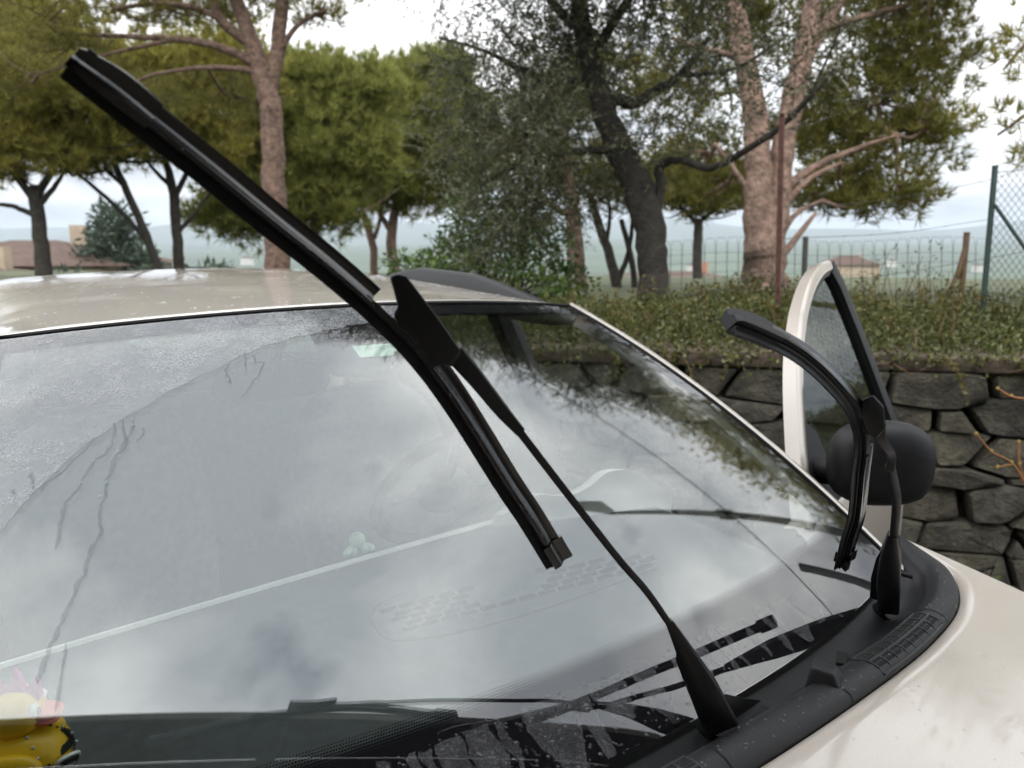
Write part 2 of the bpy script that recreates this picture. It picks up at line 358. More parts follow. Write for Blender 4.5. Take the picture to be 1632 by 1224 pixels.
def cowlat(x):                                         # interpolated frame of the rim at x
    i = min(range(len(cols)-1), key=lambda i: abs((cols[i][0]+cols[i+1][0])/2-x)); f = (x-cols[i][0])/(cols[i+1][0]-cols[i][0])
    return tuple(a*(1-f)+b_*f for a, b_ in zip(CW[i], CW[i+1]))
def rimpt(x, d, lift=0.0):
    H, q, D, G, k = cowlat(x); zz = np.interp(d, [p[0] for p in prof], [p[1] for p in prof]); return H+q*d*k+np.array([0, 0, zz+lift])
for xs in (.055, .29, .595, -.2, -.5):
    MB().grid([[rimpt(xs+e*.0012, d, .0006) for d, _ in prof[1:]] for e in (-1, 1)]).build('cowl_seam', m_hole, car, car)
def grille(x0, x1):
    d0, d1 = .005, .045
    g = MB().grid([[rimpt(x, d, .0008) for d in (d0, .015, .025, .035, d1)] for x in np.linspace(x0, x1, 14)]).build('cowl_grille', m_hole, car, car)
    for d in (d0, (d0+d1)/2, d1):
        MB().tube([rimpt(x, d, .0009) for x in np.linspace(x0, x1, 14)], .0019, 6).build('grille_bar', m_bar, g, car, smooth=True)
    for x in np.linspace(x0, x1, 9):
        MB().tube([rimpt(x, d, .0006) for d in np.linspace(d0, d1, 5)], .0016, 6).build('grille_bar', m_bar, g, car, smooth=True)
grille(.375, .575); grille(-.15, .02)
# nozzle cap on the rim and small clip holes in the trough
for nx in (.30,):
    H, q, D, G, k = cowlat(nx); T = np.array([q[1], -q[0], 0])
    lo = [H+q*d+T*t+np.array([0, 0, z]) for d, t, z in ((.018, -.019, .004), (.018, .019, .004), (.066, .026, -.02), (.066, -.026, -.02))]
    hi = [H+q*d+T*t+np.array([0, 0, z]) for d, t, z in ((.03, -.013, .027), (.03, .013, .027), (.058, .017, .031), (.058, -.017, .031))]
    MB().prism(lo, hi).build('washer_nozzle', m_blk, car, car, bevel=.005, seg=3, smooth=True)
for nx in (.215, .43):
    H, q, D, G, k = cowlat(nx); T = np.array([q[1], -q[0], 0]); c0 = H+q*(D*.7)
    MB().box((c0[0], c0[1], G[2]-.0165), (.034, .014, .004), math.atan2(T[1], T[0])).build('clip_hole', m_hole, car, car, bevel=.001)
H, q, D, G, k = cowlat(.74)
MB().tube(catmull([H+q*.075+[0, 0, .004], H+q*.09+[0, .02, .006], H+q*.10+[-.01, .05, .004]], 6), .004, 8).build('washer_hose', m_rub, car, car, smooth=True)
# ---- windscreen
nu, nv = 48, 36
MB().grid([[S(u, v) for u in np.linspace(-1, 1, nu)] for v in np.linspace(0, 1, nv)]).build('windscreen', m_glass, car, car, smooth='all', recalc=False)
ws = bpy.data.objects['windscreen']
MB().grid([[SO(u, v, -.005) for u in np.linspace(-1, 1, nu)] for v in np.linspace(0, 1, nv)]).build('inner_pane', m_glass, ws, car, smooth='all', recalc=False)
def fritmat():
    k = NT('windscreen_frit_print'); uv = k.n('ShaderNodeUVMap'); s = k.n('ShaderNodeSeparateXYZ'); k.l(uv.outputs[0], s.inputs[0]); u, v = s.outputs[0], s.outputs[1]
    pu, pv = .0031, .0031                              # dot pitch in metres (uv holds metres)
    row = k.math('FLOOR', k.math('DIVIDE', v, pv)); fu = k.math('SUBTRACT', k.math('FRACT', k.math('MULTIPLY_ADD', row, .5, k.math('DIVIDE', u, pu))), .5); fv = k.math('SUBTRACT', k.math('FRACT', k.math('DIVIDE', v, pv)), .5)
    dist = k.math('SQRT', k.math('ADD', k.math('MULTIPLY', fu, fu), k.math('MULTIPLY', fv, fv)))
    dens = s.outputs[2]
    solid = k.n('ShaderNodeAttribute'); solid.attribute_name = 'dens'
    cov = k.math('LESS_THAN', dist, k.math('MULTIPLY', solid.outputs['Fac'], .78))
    p = k.n('ShaderNodeBsdfPrincipled'); p.inputs['Base Color'].default_value = (.010, .009, .011, 1); p.inputs['Roughness'].default_value = .8; p.inputs['Specular IOR Level'].default_value = .05
    t = k.n('ShaderNodeBsdfTransparent'); m = k.n('ShaderNodeMixShader'); k.l(cov, m.inputs[0]); k.l(t.outputs[0], m.inputs[1]); k.l(p.outputs[0], m.inputs[2]); k.l(m.outputs[0], k.out.inputs[0]); return k.m
m_frit = fritmat()
def frit(name, rows_):                                 # rows_ : list of rows of (u,v,dens)
    mb = MB(); mb.grid([[SO(u, v, -.003) for u, v, d in r] for r in rows_]); o = mb.build(name, m_frit, ws, car, recalc=False)
    me = o.data; at_ = me.attributes.new('dens', 'FLOAT', 'POINT'); at_.data.foreach_set('value', [d for r in rows_ for _, _, d in r])
    uvl = me.uv_layers.new(name='UVMap'); flat = [(u*(.70-.14*v), v*.87) for r in rows_ for u, v, d in r]
    uvl.data.foreach_set('uv', [c for l in me.loops for c in flat[l.vertex_index]])
U = np.linspace(-.999, .999, 60)
frit('frit_band', [[(u, v+(.0 if v < .05 else .012*abs(u)**3), d) for u in U] for v, d in ((0.001, 1), (.05, 1), (.110, 1), (.117, .8), (.138, .25))])
frit('frit_band', [[(u, v, d) for u in U] for v, d in ((.999, 1), (.965, 1), (.958, .75), (.94, .05))])
Vv = np.linspace(.11, .965, 40)
for sg in (-1, 1): frit('frit_band', [[(sg*u, v, d) for v in Vv] for u, d in ((.999, 1), (.965, 1), (.958, .7), (.945, .05))])
frit('frit_band', [[(u, v, d) for u in np.linspace(-.20, .10, 24)] for v, d in ((.957, 1), (.90, 1), (.885, .9), (.86, .05))])
# seal round the glass
edge = [SO(1, v, -.001) for v in np.linspace(.0, 1, 24)]+[SO(u, 1, -.001) for u in np.linspace(.98, -.98, 40)]+[SO(-1, v, -.001) for v in np.linspace(1, 0, 24)]
MB().tube(edge, .0045, 6).build('windscreen_seal', m_rub, car, car, smooth=True)
# ---- roof, pillars, sides
YR = [0, .01, .03, .08, .2, .4, .65, .9, 1.2, 1.5, 1.75, 1.95, 2.05]
def roofpt(u, k):
    T = S(u, 1); y = T[1]+.006+YR[k]; s = YR[k]/2.05; rise = .036*math.sin(min(1, YR[k]/1.35)*math.pi/2)-.06*max(0, s-.5)**2*4
    drop = .0 if abs(u) < .8 else .02*((abs(u)-.8)/.2)**2
    return (T[0]*(1+.05*math.sin(s*math.pi)), y, T[2]+.003+rise-drop*min(1, YR[k]*8)-(.006 if k == 0 else 0))
UU = np.concatenate([np.linspace(-1, -.8, 8), np.linspace(-.75, .75, 25), np.linspace(.8, 1, 8)])
MB().grid([[roofpt(u, k) for u in UU] for k in range(len(YR))]).build('roof', m_paint, car, car, smooth='all')
for sg in (-1, 1):
    # A pillar: painted strip beside the glass
    P = []
    for v in np.linspace(-.02, 1.0, 22):
        e = S(sg, v); o = np.array([sg, .0, 0]); P.append([e+np.array([sg*.005, .002, .001]), e+np.array([sg*.012, .006, .005]), e+np.array([sg*.026, .018, .005]), e+np.array([sg*.040, .045, -.004]), e+np.array([sg*.046, .075, -.02]), e+np.array([sg*.03, .09, -.03])])
    MB().grid(P).build('front_pillar', m_paint, car, car, smooth='all')
    # roof side rail over the doors
    P = []
    for k in range(len(YR)):
        r = np.array(roofpt(sg, k)); P.append([r, r+np.array([sg*.012, 0, -.008]), r+np.array([sg*.03, 0, -.03]), r+np.array([sg*.02, 0, -.05])])
    MB().grid(P).build('roof_side', m_paint, car, car, smooth='all')
    # roof rail
    yy = np.linspace(1.47, 2.45, 30); pth = []; h = []
    for y in yy:
        u = sg*1.02; k = np.interp(y-S(u, 1)[1]-.006, YR, range(len(YR))); k0 = int(min(k, len(YR)-2)); a = np.array(roofpt(u, k0)); c_ = np.array(roofpt(u, k0+1)); p = a+(c_-a)*(k-k0)
        lift = .06*min(1, max(0, (y-1.47)/.35))**.6*min(1, max(0.02, (2.45-y)/.3))**.6; pth.append(p+np.array([0, 0, .002+lift])); h.append(lift)
    e1 = [np.array([0, 0, 1.])]*30; e2 = [np.array([1., 0, 0])]*30
    rings = []
    for p, hh in zip(pth, h):
        rings.append([p+np.array([x, 0, z]) for x, z in ((-.016, -hh-.012), (-.015, -.008), (-.008, 0), (.008, 0), (.015, -.008), (.016, -hh-.012))])
    mb = MB().grid(rings, closed_v=True); mb.build('roof_rail', m_rail, car, car, smooth=True)
def sidepanel(sg):
    yb = lambda y: sg*(.83 if y < 3.0 else .83-.25*(y-3.0)**2*4)
    if sg < 0:
        P = [[(sg*x, y, z) for y in np.linspace(.65, 2.9, 14)] for x, z in ((.80, .97), (.835, .9), (.84, .7), (.835, .45), (.80, .25))]
        MB().grid(P).build('door_side', m_paint, car, car, smooth='all')
        gl = [[(sg*(.80-.22*t), y+(.62*t if j == 0 else 0), .97+.44*t) for j, y in enumerate((.80, 1.70))] for t in np.linspace(0, 1, 6)]
        MB().grid(gl).build('side_window', m_sideglass, car, car)
        gl = [[(sg*(.80-.22*t), y, .97+.44*t) for y in (1.78, 2.75-.1*t)] for t in np.linspace(0, 1, 6)]
        MB().grid(gl).build('side_window', m_sideglass, car, car)
    else:
        P = [[(sg*x, y, z) for y in np.linspace(1.72, 2.9, 10)] for x, z in ((.80, .97), (.835, .9), (.84, .7), (.835, .45), (.80, .25))]
        MB().grid(P).build('rear_door', m_paint, car, car, smooth='all')
        gl = [[(sg*(.80-.22*t), y, .97+.44*t) for y in (1.78, 2.75-.1*t)] for t in np.linspace(0, 1, 6)]
        MB().grid(gl).build('side_window', m_sideglass, car, car)
        MB().box((sg*.79, 1.2, .28), (.1, 1.1, .12)).build('door_sill', m_paint, car, car, bevel=.02)
    MB().tube([(sg*.80, 1.74, .97), (sg*.70, 1.74, 1.2), (sg*.59, 1.74, 1.42)], .04, 8).build('middle_pillar', m_dark, car, car, smooth=True)
    MB().grid([[(sg*(.80-.22*t), y, .97+.44*t) for y in (2.72-.1*t, 3.1, 3.3-.1*t)] for t in np.linspace(0, 1, 6)]).build('rear_pillar', m_paint, car, car, smooth='all')
    MB().grid([[(sg*x, y, z) for y in (2.88, 3.1, 3.3)] for x, z in ((.80, .97), (.83, .9), (.835, .7), (.83, .45), (.80, .25))]).build('rear_quarter', m_paint, car, car, smooth='all')
    for y in (-.02, 2.62):
        c = np.array([sg*.76, y, .29]); mb = MB(); ang = np.linspace(0, 2*math.pi, 28, endpoint=False)
        mb.grid([[c+np.array([dx*sg, r*math.cos(a), r*math.sin(a)]) for a in ang] for dx, r in ((-.09, .2), (-.09, .27), (-.06, .29), (.06, .29), (.088, .27), (.09, .2))], closed_v=True)
        tw = mb.build('tyre', m_tyre, car, car, smooth=True)
        mb = MB().grid([[c+np.array([dx*sg, r*math.cos(a), r*math.sin(a)]) for a in ang] for dx, r in ((.085, .2), (.06, .17), (.05, .06), (.07, .02))], closed_v=True); mb.build('rim', m_rim, tw, car, smooth=True)
sidepanel(-1); sidepanel(1)
# tailgate with rear window
MB().grid([[(x, 3.34, z) for x in (-.8, 0, .8)] for z in (.25, .6, .98)]).build('tailgate', m_paint, car, car)
MB().grid([[(x*(1-.22*t), 3.34-.1*t, 1.0+.40*t) for x in (-.74, 0, .74)] for t in (0, .5, 1)]).build('rear_window', m_sideglass, car, car)
MB().box((0, 2.0, .2), (1.5, 2.6, .04)).build('cabin_floor', m_dark, car, car)
MB().grid([[(x, y, z-.03) for x, y, z in [roofpt(u, k) for u in (-.95, -.5, 0, .5, .95)]] for k in (1, 4, 7, 10, 12)]).build('headliner', m_seat, car, car, smooth='all')
# ---- interior
DR = lambda x: 1.245+.072*(x+.6)                       # rear edge of the dash top
def dashpt(x, t):
    y0 = S(x/.72, 0)[1]+.07; y = y0+(DR(x)-y0)*t; return np.array([x, y, .938+.012*math.sin(t*math.pi*.9)+.006*(1-(x/.66)**2)-.008*(1-t)])
dash = MB().grid([[dashpt(x, t) for x in np.linspace(-.68, .68, 36)] for t in np.linspace(0, 1, 16)]+[[dashpt(x, 1)+np.array([0, .012, -.012]) for x in np.linspace(-.68, .68, 36)], [dashpt(x, 1)+np.array([0, .03, -.22]) for x in np.linspace(-.68, .68, 36)], [dashpt(x, 1)+np.array([0, -.05, -.42]) for x in np.linspace(-.68, .68, 36)]]).build('dashboard', m_dash, car, car, smooth='all')
MB().tube([dashpt(x, 1)+np.array([0, .004, .002]) for x in np.linspace(-.64, .36, 30)], .0062, 6).build('pale_trim_strip', m_pale, dash, car, smooth=True)
def dashhit(px, py):
    q = at(px, py, 1.0)-CAM
    s = (.945-CAM[2])/q[2]; P = CAM+q*s
    for _ in range(4):
        y0 = S(P[0]/.72, 0)[1]+.07; t = (P[1]-y0)/(DR(P[0])-y0); s = (dashpt(P[0], t)[2]-CAM[2])/q[2]; P = CAM+q*s
    return P, t
# defroster grille: recessed slots in five staggered rows, and the panel groove round it
gl = [(712, 932), (640, 948), (600, 968), (592, 990), (612, 1015), (650, 1021), (760, 1002), (900, 960), (1050, 905)]
MB().tube([dashhit(*p)[0]+[0, 0, .0005] for p in catmull([np.array(q, float) for q in gl[1:]], 6)], .0011, 5).build('panel_groove', m_hole, dash, car)
m_slot = principled('grille_slot', (.006, .006, .006), .9)
def slot(px0, py0):
    e = [(px0, py0), (px0+25, py0-7.5), (px0+29, py0-2), (px0+4, py0+6)]
    A = [dashhit(*q)[0]+np.array([0, 0, .0008]) for q in e]; MB().prism([p-[0, 0, .004] for p in A], A).build('vent_slot', m_slot, dash, car)
for r_ in range(5):
    for c_ in range(13):
        x0 = 604+c_*31+r_*9+(r_ % 2)*14; y0 = 973+r_*9.5-(x0-604)*.262
        top = 930+(x0-640)*-.15 if x0 < 740 else 968-(x0-740)*.25 if x0 < 850 else 905-(x0-850)*.15
        if y0 > top and y0 < 1019-(x0-640)*.262: slot(x0, y0)
# pale instrument cowl crest, steering wheel, mirror, seats
crest = catmull([at(800, 822, 1.62), at(850, 790, 1.64), at(905, 790, 1.66), at(940, 775, 1.68), at(970, 752, 1.7), at(1010, 750, 1.72), at(1045, 764, 1.74), at(1090, 782, 1.76)], 5)
MB().grid([crest, [p+np.array([.0, .03, -.005]) for p in crest], [np.array([p[0]-.02, p[1]+.02, max(.88, p[2]-.05)]) for p in crest], [np.array([p[0], p[1]-.02, .86]) for p in crest]]).build('instrument_cowl', m_pale, car, car, smooth='all')
sw = np.array([.36, 1.62, .93]); sn = unit([0, .85, .5]); s1 = np.array([1., 0, 0]); s2 = np.cross(sn, s1)
wheel = MB().tube([sw+.185*(s1*math.cos(a)+s2*math.sin(a)) for a in np.linspace(0, 2*math.pi, 41)], .017, 8).build('steering_wheel', m_dark, car, car, smooth=True)
MB().ell(sw, (.08, .04, .06)).build('airbag_cover', m_seat, wheel, car, smooth='all')
for a in (0, math.pi, -math.pi/2): MB().tube([sw, sw+.185*(s1*math.cos(a)+s2*math.sin(a))], .014, 6).build('wheel_spoke', m_seat, wheel, car, smooth=True)
def superell(c, r, e=.5, X=(1, 0, 0), Y=(0, 1, 0), Z=(0, 0, 1), cut=None):
    X, Y, Z = map(np.asarray, (X, Y, Z)); f = lambda t: math.copysign(abs(t)**e, t)
    def fn(q):
        a = np.array([f(x) for x in q]); a /= max(1e-6, (abs(a[0])**(2/e)+abs(a[1])**(2/e)+abs(a[2])**(2/e)))**(e/2)
        if cut is not None: a[2] = max(a[2], cut)
        return X*a[0]*r[0]+Y*a[1]*r[1]+Z*a[2]*r[2]
    return MB().ell(c, r, 28, 18, fn)
mc = at(435, 606, 1.36)
superell(mc, (.105, .02, .034), .55, Y=unit([0, 1, .1])).build('rear_view_mirror', m_dark, car, car, smooth='all')
MB().tube([mc, mc+np.array([.0, -.04, .05]), mc+np.array([0, -.07, .085])], .008, 8).build('mirror_stalk', m_dark, car, car, smooth=True)
for sx in (-.36, .36):
    c = np.array([sx, 2.02, .78]); st = superell(c, (.24, .09, .36), .6, Y=unit([0, 1, .2]), Z=unit([0, .22, 1])).build('front_seat', m_seat, car, car, smooth='all')
    superell(c+np.array([0, .10, .46]), (.12, .05, .085), .6).build('headrest', m_seat, st, car, smooth='all')
    superell((sx, 1.8, .45), (.24, .25, .09), .5).build('seat_cushion', m_seat, st, car, smooth='all')
bs = superell((0, 2.85, .7), (.62, .1, .32), .4).build('rear_bench', m_seat, car, car, smooth='all')
for sx in (-.34, .34): superell((sx, 2.9, 1.06), (.12, .05, .07), .6).build('headrest', m_seat, bs, car, smooth='all')
# sticker behind the glass at the top
q = [hit(*p) for p in ((562, 545), (640, 540), (628, 560), (575, 563))]
MB().add([SO(u, v, -.008) for u, v in q], [(0, 1, 2, 3)]).build('windscreen_sticker', principled('sticker_green', (.45, .62, .5), .5), car, car)

# ---- open driver's door
TH = R(71.5); HG = np.array([.730, .835, 0]); DA = np.array([math.sin(TH), math.cos(TH), 0]); DO = np.array([math.cos(TH), -math.sin(TH), 0])
def dp(a, z, o=0.): return HG+DA*a+DO*(o-max(0, z-.97)*.40)+np.array([0, 0, z])
dpan = MB().grid([[dp(a, z, o) for a in np.linspace(.0, 1.02, 12)] for z, o in ((.985, -.03), (.99, -.005), (.97, .01), (.9, .03), (.7, .035), (.45, .03), (.28, .0))]+[[dp(a, z, -.09) for a in np.linspace(.0, 1.02, 12)] for z in (.28, .985)]).build('driver_door', m_paint, car, car, smooth=True)
fp = catmull([np.array(p) for p in ((.05, .97), (.17, 1.12), (.31, 1.26), (.46, 1.36), (.62, 1.43), (.76, 1.468), (.88, 1.482))], 6)
def doorbar(path, prof, mat, name):
    P = [dp(a, z) for a, z in path]; n = len(P); T = [unit(P[min(i+1, n-1)]-P[max(i-1, 0)]) for i in range(n)]
    nn = unit(DO+np.array([0, 0, .38])); e2 = [unit(np.cross(t, nn)) for t in T]
    return MB().sweep(P, [nn]*n, e2, prof).build(name, mat, dpan, car, smooth=True)
doorbar(fp, [(-.025, -.022), (.006, -.022), (.012, -.015), (.012, .006), (.006, .012), (.003, .018), (-.025, .018)], m_paint, 'window_frame')
doorbar(fp, [(-.03, .015), (.003, .015), (.003, .022), (-.03, .022)], m_rub, 'window_seal')
rp = [(.885, 1.480), (.92, 1.43), (.95, 1.3), (.98, 1.1), (1.0, .98)]
doorbar(rp, [(-.02, -.035), (.012, -.035), (.016, .0), (.012, .03), (-.02, .03)], m_blk, 'rear_window_post')
inner = [(a+.02, z-.015) for a, z in fp]+rp
MB().add([dp(a, z, -.004) for a, z in inner], [tuple(range(len(inner)))]).build('door_window', m_doorglass, dpan, car)
sail = [(.06, .98), (.15, 1.10), (.20, 1.17), (.27, 1.13), (.30, .98)]
MB().prism([dp(a, z, .012) for a, z in sail], [dp(a, z, -.02) for a, z in sail]).build('mirror_sail', m_blk, dpan, car)
mcen = at(1402, 742, 1.56)
def mir(q):
    a = np.array([math.copysign(abs(t)**.72, t) for t in q]); z = a[2]
    if z < 0: z = -abs(z)**.7*.85
    wd = 1-.12*max(0, -a[2])
    return CR*a[0]*.106*wd+np.array([CF[0], CF[1], 0])*a[1]*.06+np.array([0, 0, 1])*z*.094
mm = MB().ell(mcen, None, 32, 22, mir).build('door_mirror', m_blk, dpan, car, smooth='all')
MB().tube([mcen+mir(np.array([math.cos(a)*.84, math.sin(a)*.84, -.54]))*1.002 for a in np.linspace(0, 2*math.pi, 40)], .0012, 5).build('mirror_seam', m_hole, dpan, car)
MB().tube([mcen+[0, 0, -.02], dp(.2, 1.06)], .03, 10).build('mirror_arm', m_blk, dpan, car, smooth=True)

# ---- wipers
def frames(path, roll=0):
    n = len(path); T = [unit(path[min(i+1, n-1)]-path[max(i-1, 0)]) for i in range(n)]; E1 = []; E2 = []
    for p, t in zip(path, T):
        tow = unit(CAM-p); e2 = unit(tow-t*(tow@t)); e1 = np.cross(t, e2)
        if e1@(CR+CU) < 0: e1 = -e1
        c, s = math.cos(roll), math.sin(roll); E1.append(e1*c-e2*s); E2.append(e2*c+e1*s)
    return E1, E2
def sub(path, a, b):
    L_ = np.concatenate([[0], np.cumsum([np.linalg.norm(q-p) for p, q in zip(path, path[1:])])]); L_ /= L_[-1]
    s = np.linspace(a, b, max(6, int(len(path)*(b-a)))); P = np.array(path); return [np.array([np.interp(x, L_, P[:, k]) for k in range(3)]) for x in s]
RUB = [(-.0138, -.0008), (-.0138, .0008), (-.0085, .0012), (-.0080, .0032), (-.0065, .0032), (-.0062, .0015), (-.0045, .0015), (-.0040, .0050), (-.0025, .0050), (-.0025, -.0050), (-.0040, -.0050), (-.0045, -.0015), (-.0062, -.0015), (-.0065, -.0032), (-.0080, -.0032), (-.0085, -.0012)]
SPO = [(-.0024, -.0062), (-.0030, .0066), (.0000, .0068), (.0014, .0064), (.0050, .0018), (.0060, .0012), (.0134, .0026), (.0138, .0014), (.012, -.001), (.0010, -.0064)]
def wiper(nodes, roll, sc, gap0, gap1, conn, conn_d, sleeve, rod, lever, flange, rsc=1.15):
    path = catmull([at(*p) for p in nodes], 8)
    arm = empty('wiper', (0, 0, 0)) if False else None
    # lever + rod first: the arm mesh is the part, the rest hang under it
    mb = MB()
    lp = catmull([at(*p[:3]) for p in lever], 5); ws_ = np.interp(np.linspace(0, 1, len(lp)), np.linspace(0, 1, len(lever)), [p[3] for p in lever]); E1, E2 = frames(lp)
    ch = [(-.5, -.36), (-.5, .30), (-.42, .38), (.42, .38), (.5, .30), (.5, -.36), (.40, -.36), (.40, .2), (-.40, .2), (-.40, -.36)]
    mb.sweep(lp, E1, E2, ch, ws_)
    rp_ = catmull([at(*p) for p in rod], 8); E1, E2 = frames(rp_); mb.sweep(rp_, E1, E2, [(-.0034, -.002), (-.0034, .0012), (-.0022, .0022), (.0022, .0022), (.0034, .0012), (.0034, -.002)], [rsc]*len(rp_))
    a = mb.build('wiper_arm', m_arm, car, car, smooth=True)
    p0 = at(*lever[0][:3])
    MB().tube([p0+-SN(.2, 0)*.006, p0-SN(.2, 0)*.035], .014*sc, 14).build('pivot_hub', m_rub, a, car, smooth=True)
    MB().prism([at(x, y, d-.006) for x, y, d in flange], [at(x, y, d+.006) for x, y, d in flange]).build('arm_flange', m_arm, a, car, bevel=.0015)
    sp = catmull([at(*p[:3]) for p in sleeve], 6); w_ = np.interp(np.linspace(0, 1, len(sp)), np.linspace(0, 1, len(sleeve)), [p[3] for p in sleeve]); E1, E2 = frames(sp)
    MB().sweep(sp, E1, E2, [(-.5, -.3), (-.5, .25), (-.38, .38), (.38, .38), (.5, .25), (.5, -.3)], w_).build('arm_sleeve', m_arm, a, car, smooth=True)
    MB().prism([at(x, y, d-.011*sc) for x, y, d in conn], [at(x, y, d+.011*sc) for x, y, d in conn]).build('blade_connector', m_arm, a, car, bevel=.0022, seg=3, smooth=True)
    E1, E2 = frames(path, roll); MB().sweep(path, E1, E2, RUB, [sc]*len(path)).build('rubber_strip', m_rub, a, car)
    for s0, s1_ in ((.005, gap0), (gap1, .995)):
        q = sub(path, s0, s1_); E1, E2 = frames(q, roll); MB().sweep(q, E1, E2, SPO, [sc]*len(q)).build('blade_spoiler', m_wip, a, car, smooth=True)
    q = sub(path, gap0-.01, gap1+.01); E1, E2 = frames(q, roll); MB().sweep(q, E1, E2, [(-.0024, -.006), (-.003, .006), (.003, .006), (.003, -.006)], [sc]*len(q)).build('blade_carrier', m_wip, a, car)
    # end caps
    CAPP = [(-.005, -.0076), (-.0055, .0080), (.0000, .0080), (.0016, .0074), (.0058, .0026), (.0146, .0038), (.0154, .0020), (.010, -.0062), (.001, -.0076)]
    q = sub(path, .905, 1.0); n = len(q); q = [q[0]+(p-q[0])*1.02 for p in q]; q2 = []
    for i in range(16): f = i/15; q2.append(np.array([np.interp(f, np.linspace(0, 1, n), [p[k] for p in q]) for k in range(3)]))
    E1, E2 = frames(q2, roll); rings = []
    for i, p in enumerate(q2):
        f = i/15; top = math.sqrt(max(0, 1-.72*max(0, (f-.4)/.6)**2.4)); ex = .10*math.sin(min(1, f*1.3)*math.pi)
        rings.append([p+E1[i]*(x*(1+ex) if x < 0.002 else .002+(x-.002)*(1+ex)*(.12+.88*top))*sc+E2[i]*y*(1 if f < .92 else 1-(f-.92)*3)*sc for x, y in CAPP])
    o = MB(); o.grid(rings, closed_v=True); o.f += [tuple(range(8, -1, -1)), tuple(range(15*9, 16*9))]; o.build('end_cap', m_wip if sc == 1 else m_arm, a, car, smooth=True)
    q = sub(path, -.004, .045); E1, E2 = frames(q, roll); MB().sweep(q, E1, E2, [(x*1.08, y*1.2) for x, y in CAPP], [sc]*len(q)).build('end_cap', m_wip, a, car, smooth=True)
    return path, a
B1 = [(889, 896, .765), (848, 828, .745), (808, 768, .728), (729, 642, .69), (668, 560, .662), (600, 490, .635), (520, 420, .608), (441, 357, .582), (335, 270, .55), (230, 187, .522), (165, 136, .506), (116, 97, .497)]
path1, arm1 = wiper(B1, 0, 1.0, .42, .56,
    [(621, 441, .64), (633, 436, .64), (648, 440, .641), (700, 508, .66), (735, 560, .678), (723, 584, .683), (700, 582, .68), (676, 580, .672), (640, 530, .655), (627, 500, .65), (634, 488, .645)], .66,
    [(722, 560, .675, .019), (760, 605, .69, .016), (800, 655, .71, .0135), (829, 688, .722, .010)],
    [(822, 680, .72), (905, 788, .765), (985, 890, .81), (1030, 942, .838), (1066, 993, .86)],
    [(1146, 1152, .905, .042), (1121, 1098, .893, .036), (1095, 1045, .88, .021), (1066, 990, .861, .0085)],
    [(1078, 1028, .872), (1092, 1048, .876), (1112, 1092, .89), (1124, 1130, .9), (1110, 1112, .9), (1088, 1082, .89), (1077, 1052, .88)])
B2 = [(1343, 898, 1.10), (1352, 862, 1.05), (1364, 820, .995), (1370, 760, .92), (1374, 700, .85), (1358, 648, .79), (1320, 602, .745), (1275, 564, .71), (1220, 534, .68), (1163, 512, .655)]
path2, arm2 = wiper(B2, R(58), 1.2, .47, .58,
    [(1376, 636, .80), (1392, 629, .80), (1409, 648, .81), (1411, 684, .815), (1396, 700, .82), (1380, 690, .82), (1371, 664, .81)], .8,
    [(1402, 672, .81, .013), (1402, 694, .822, .012), (1412, 712, .835, .010), (1421, 726, .85, .0095), (1419, 748, .865, .0095)],
    [(1419, 742, .862), (1426, 775, .895), (1429, 800, .92), (1424, 860, 1.0)],
    [(1416, 968, 1.195, .030), (1416, 930, 1.13, .033), (1419, 890, 1.06, .028), (1423, 852, .99, .012)],
    [(1410, 866, 1.03), (1396, 890, 1.07), (1388, 920, 1.12), (1386, 952, 1.17), (1400, 958, 1.18), (1412, 920, 1.12)], 1.5)
# raised cover beside the near pivot
cv = [(1152, 1102, .93), (1190, 1110, .96), (1238, 1116, 1.0), (1216, 1142, .975), (1180, 1150, .95), (1150, 1150, .925)]
MB().prism([at(*p) for p in cv], [at(*p)-np.array([0, -.004, .022]) for p in cv]).build('pivot_cover', m_blk, car, car, bevel=.004, seg=3, smooth=True)

# ---- rain on the glass and on the paint
def strip(name, pts, wd, h, mat=None):
    uvs = [hit(*p) for p in pts]; P = [SO(u, v, .0004) for u, v in uvs]; rings = []
    for i, p in enumerate(P):
        T = unit(P[min(i+1, len(P)-1)]-P[max(i-1, 0)]); n = SN(*uvs[i]); s = np.cross(T, n); w_ = wd*(.7+.6*random.random())*(1 if 0 < i < len(P)-1 else .3)
        rings.append([p-s*w_, p-s*w_*.5+n*h*.8, p+n*h, p+s*w_*.5+n*h*.8, p+s*w_])
    return MB().grid(rings).build(name, mat or m_streak, ws, car, smooth='all', recalc=False)
def jag(pts, n=3, a=2.2):
    out = []
    for p, q in zip(pts, pts[1:]):
        for k in range(n): f = k/n; out.append((p[0]+(q[0]-p[0])*f+random.uniform(-a, a), p[1]+(q[1]-p[1])*f+random.uniform(-a, a)*.4))
    return out+[pts[-1]]
R1 = [(212, 668), (210, 690), (190, 720), (180, 735), (172, 765), (168, 790), (160, 812), (158, 830), (162, 845), (150, 870), (138, 892), (134, 915), (120, 940), (118, 955), (105, 980), (90, 1010), (78, 1035), (70, 1060), (60, 1090)]
R2 = [(183, 676), (180, 700), (166, 725), (150, 735), (136, 755), (128, 775), (114, 790), (104, 800), (100, 815), (96, 845), (87, 876)]
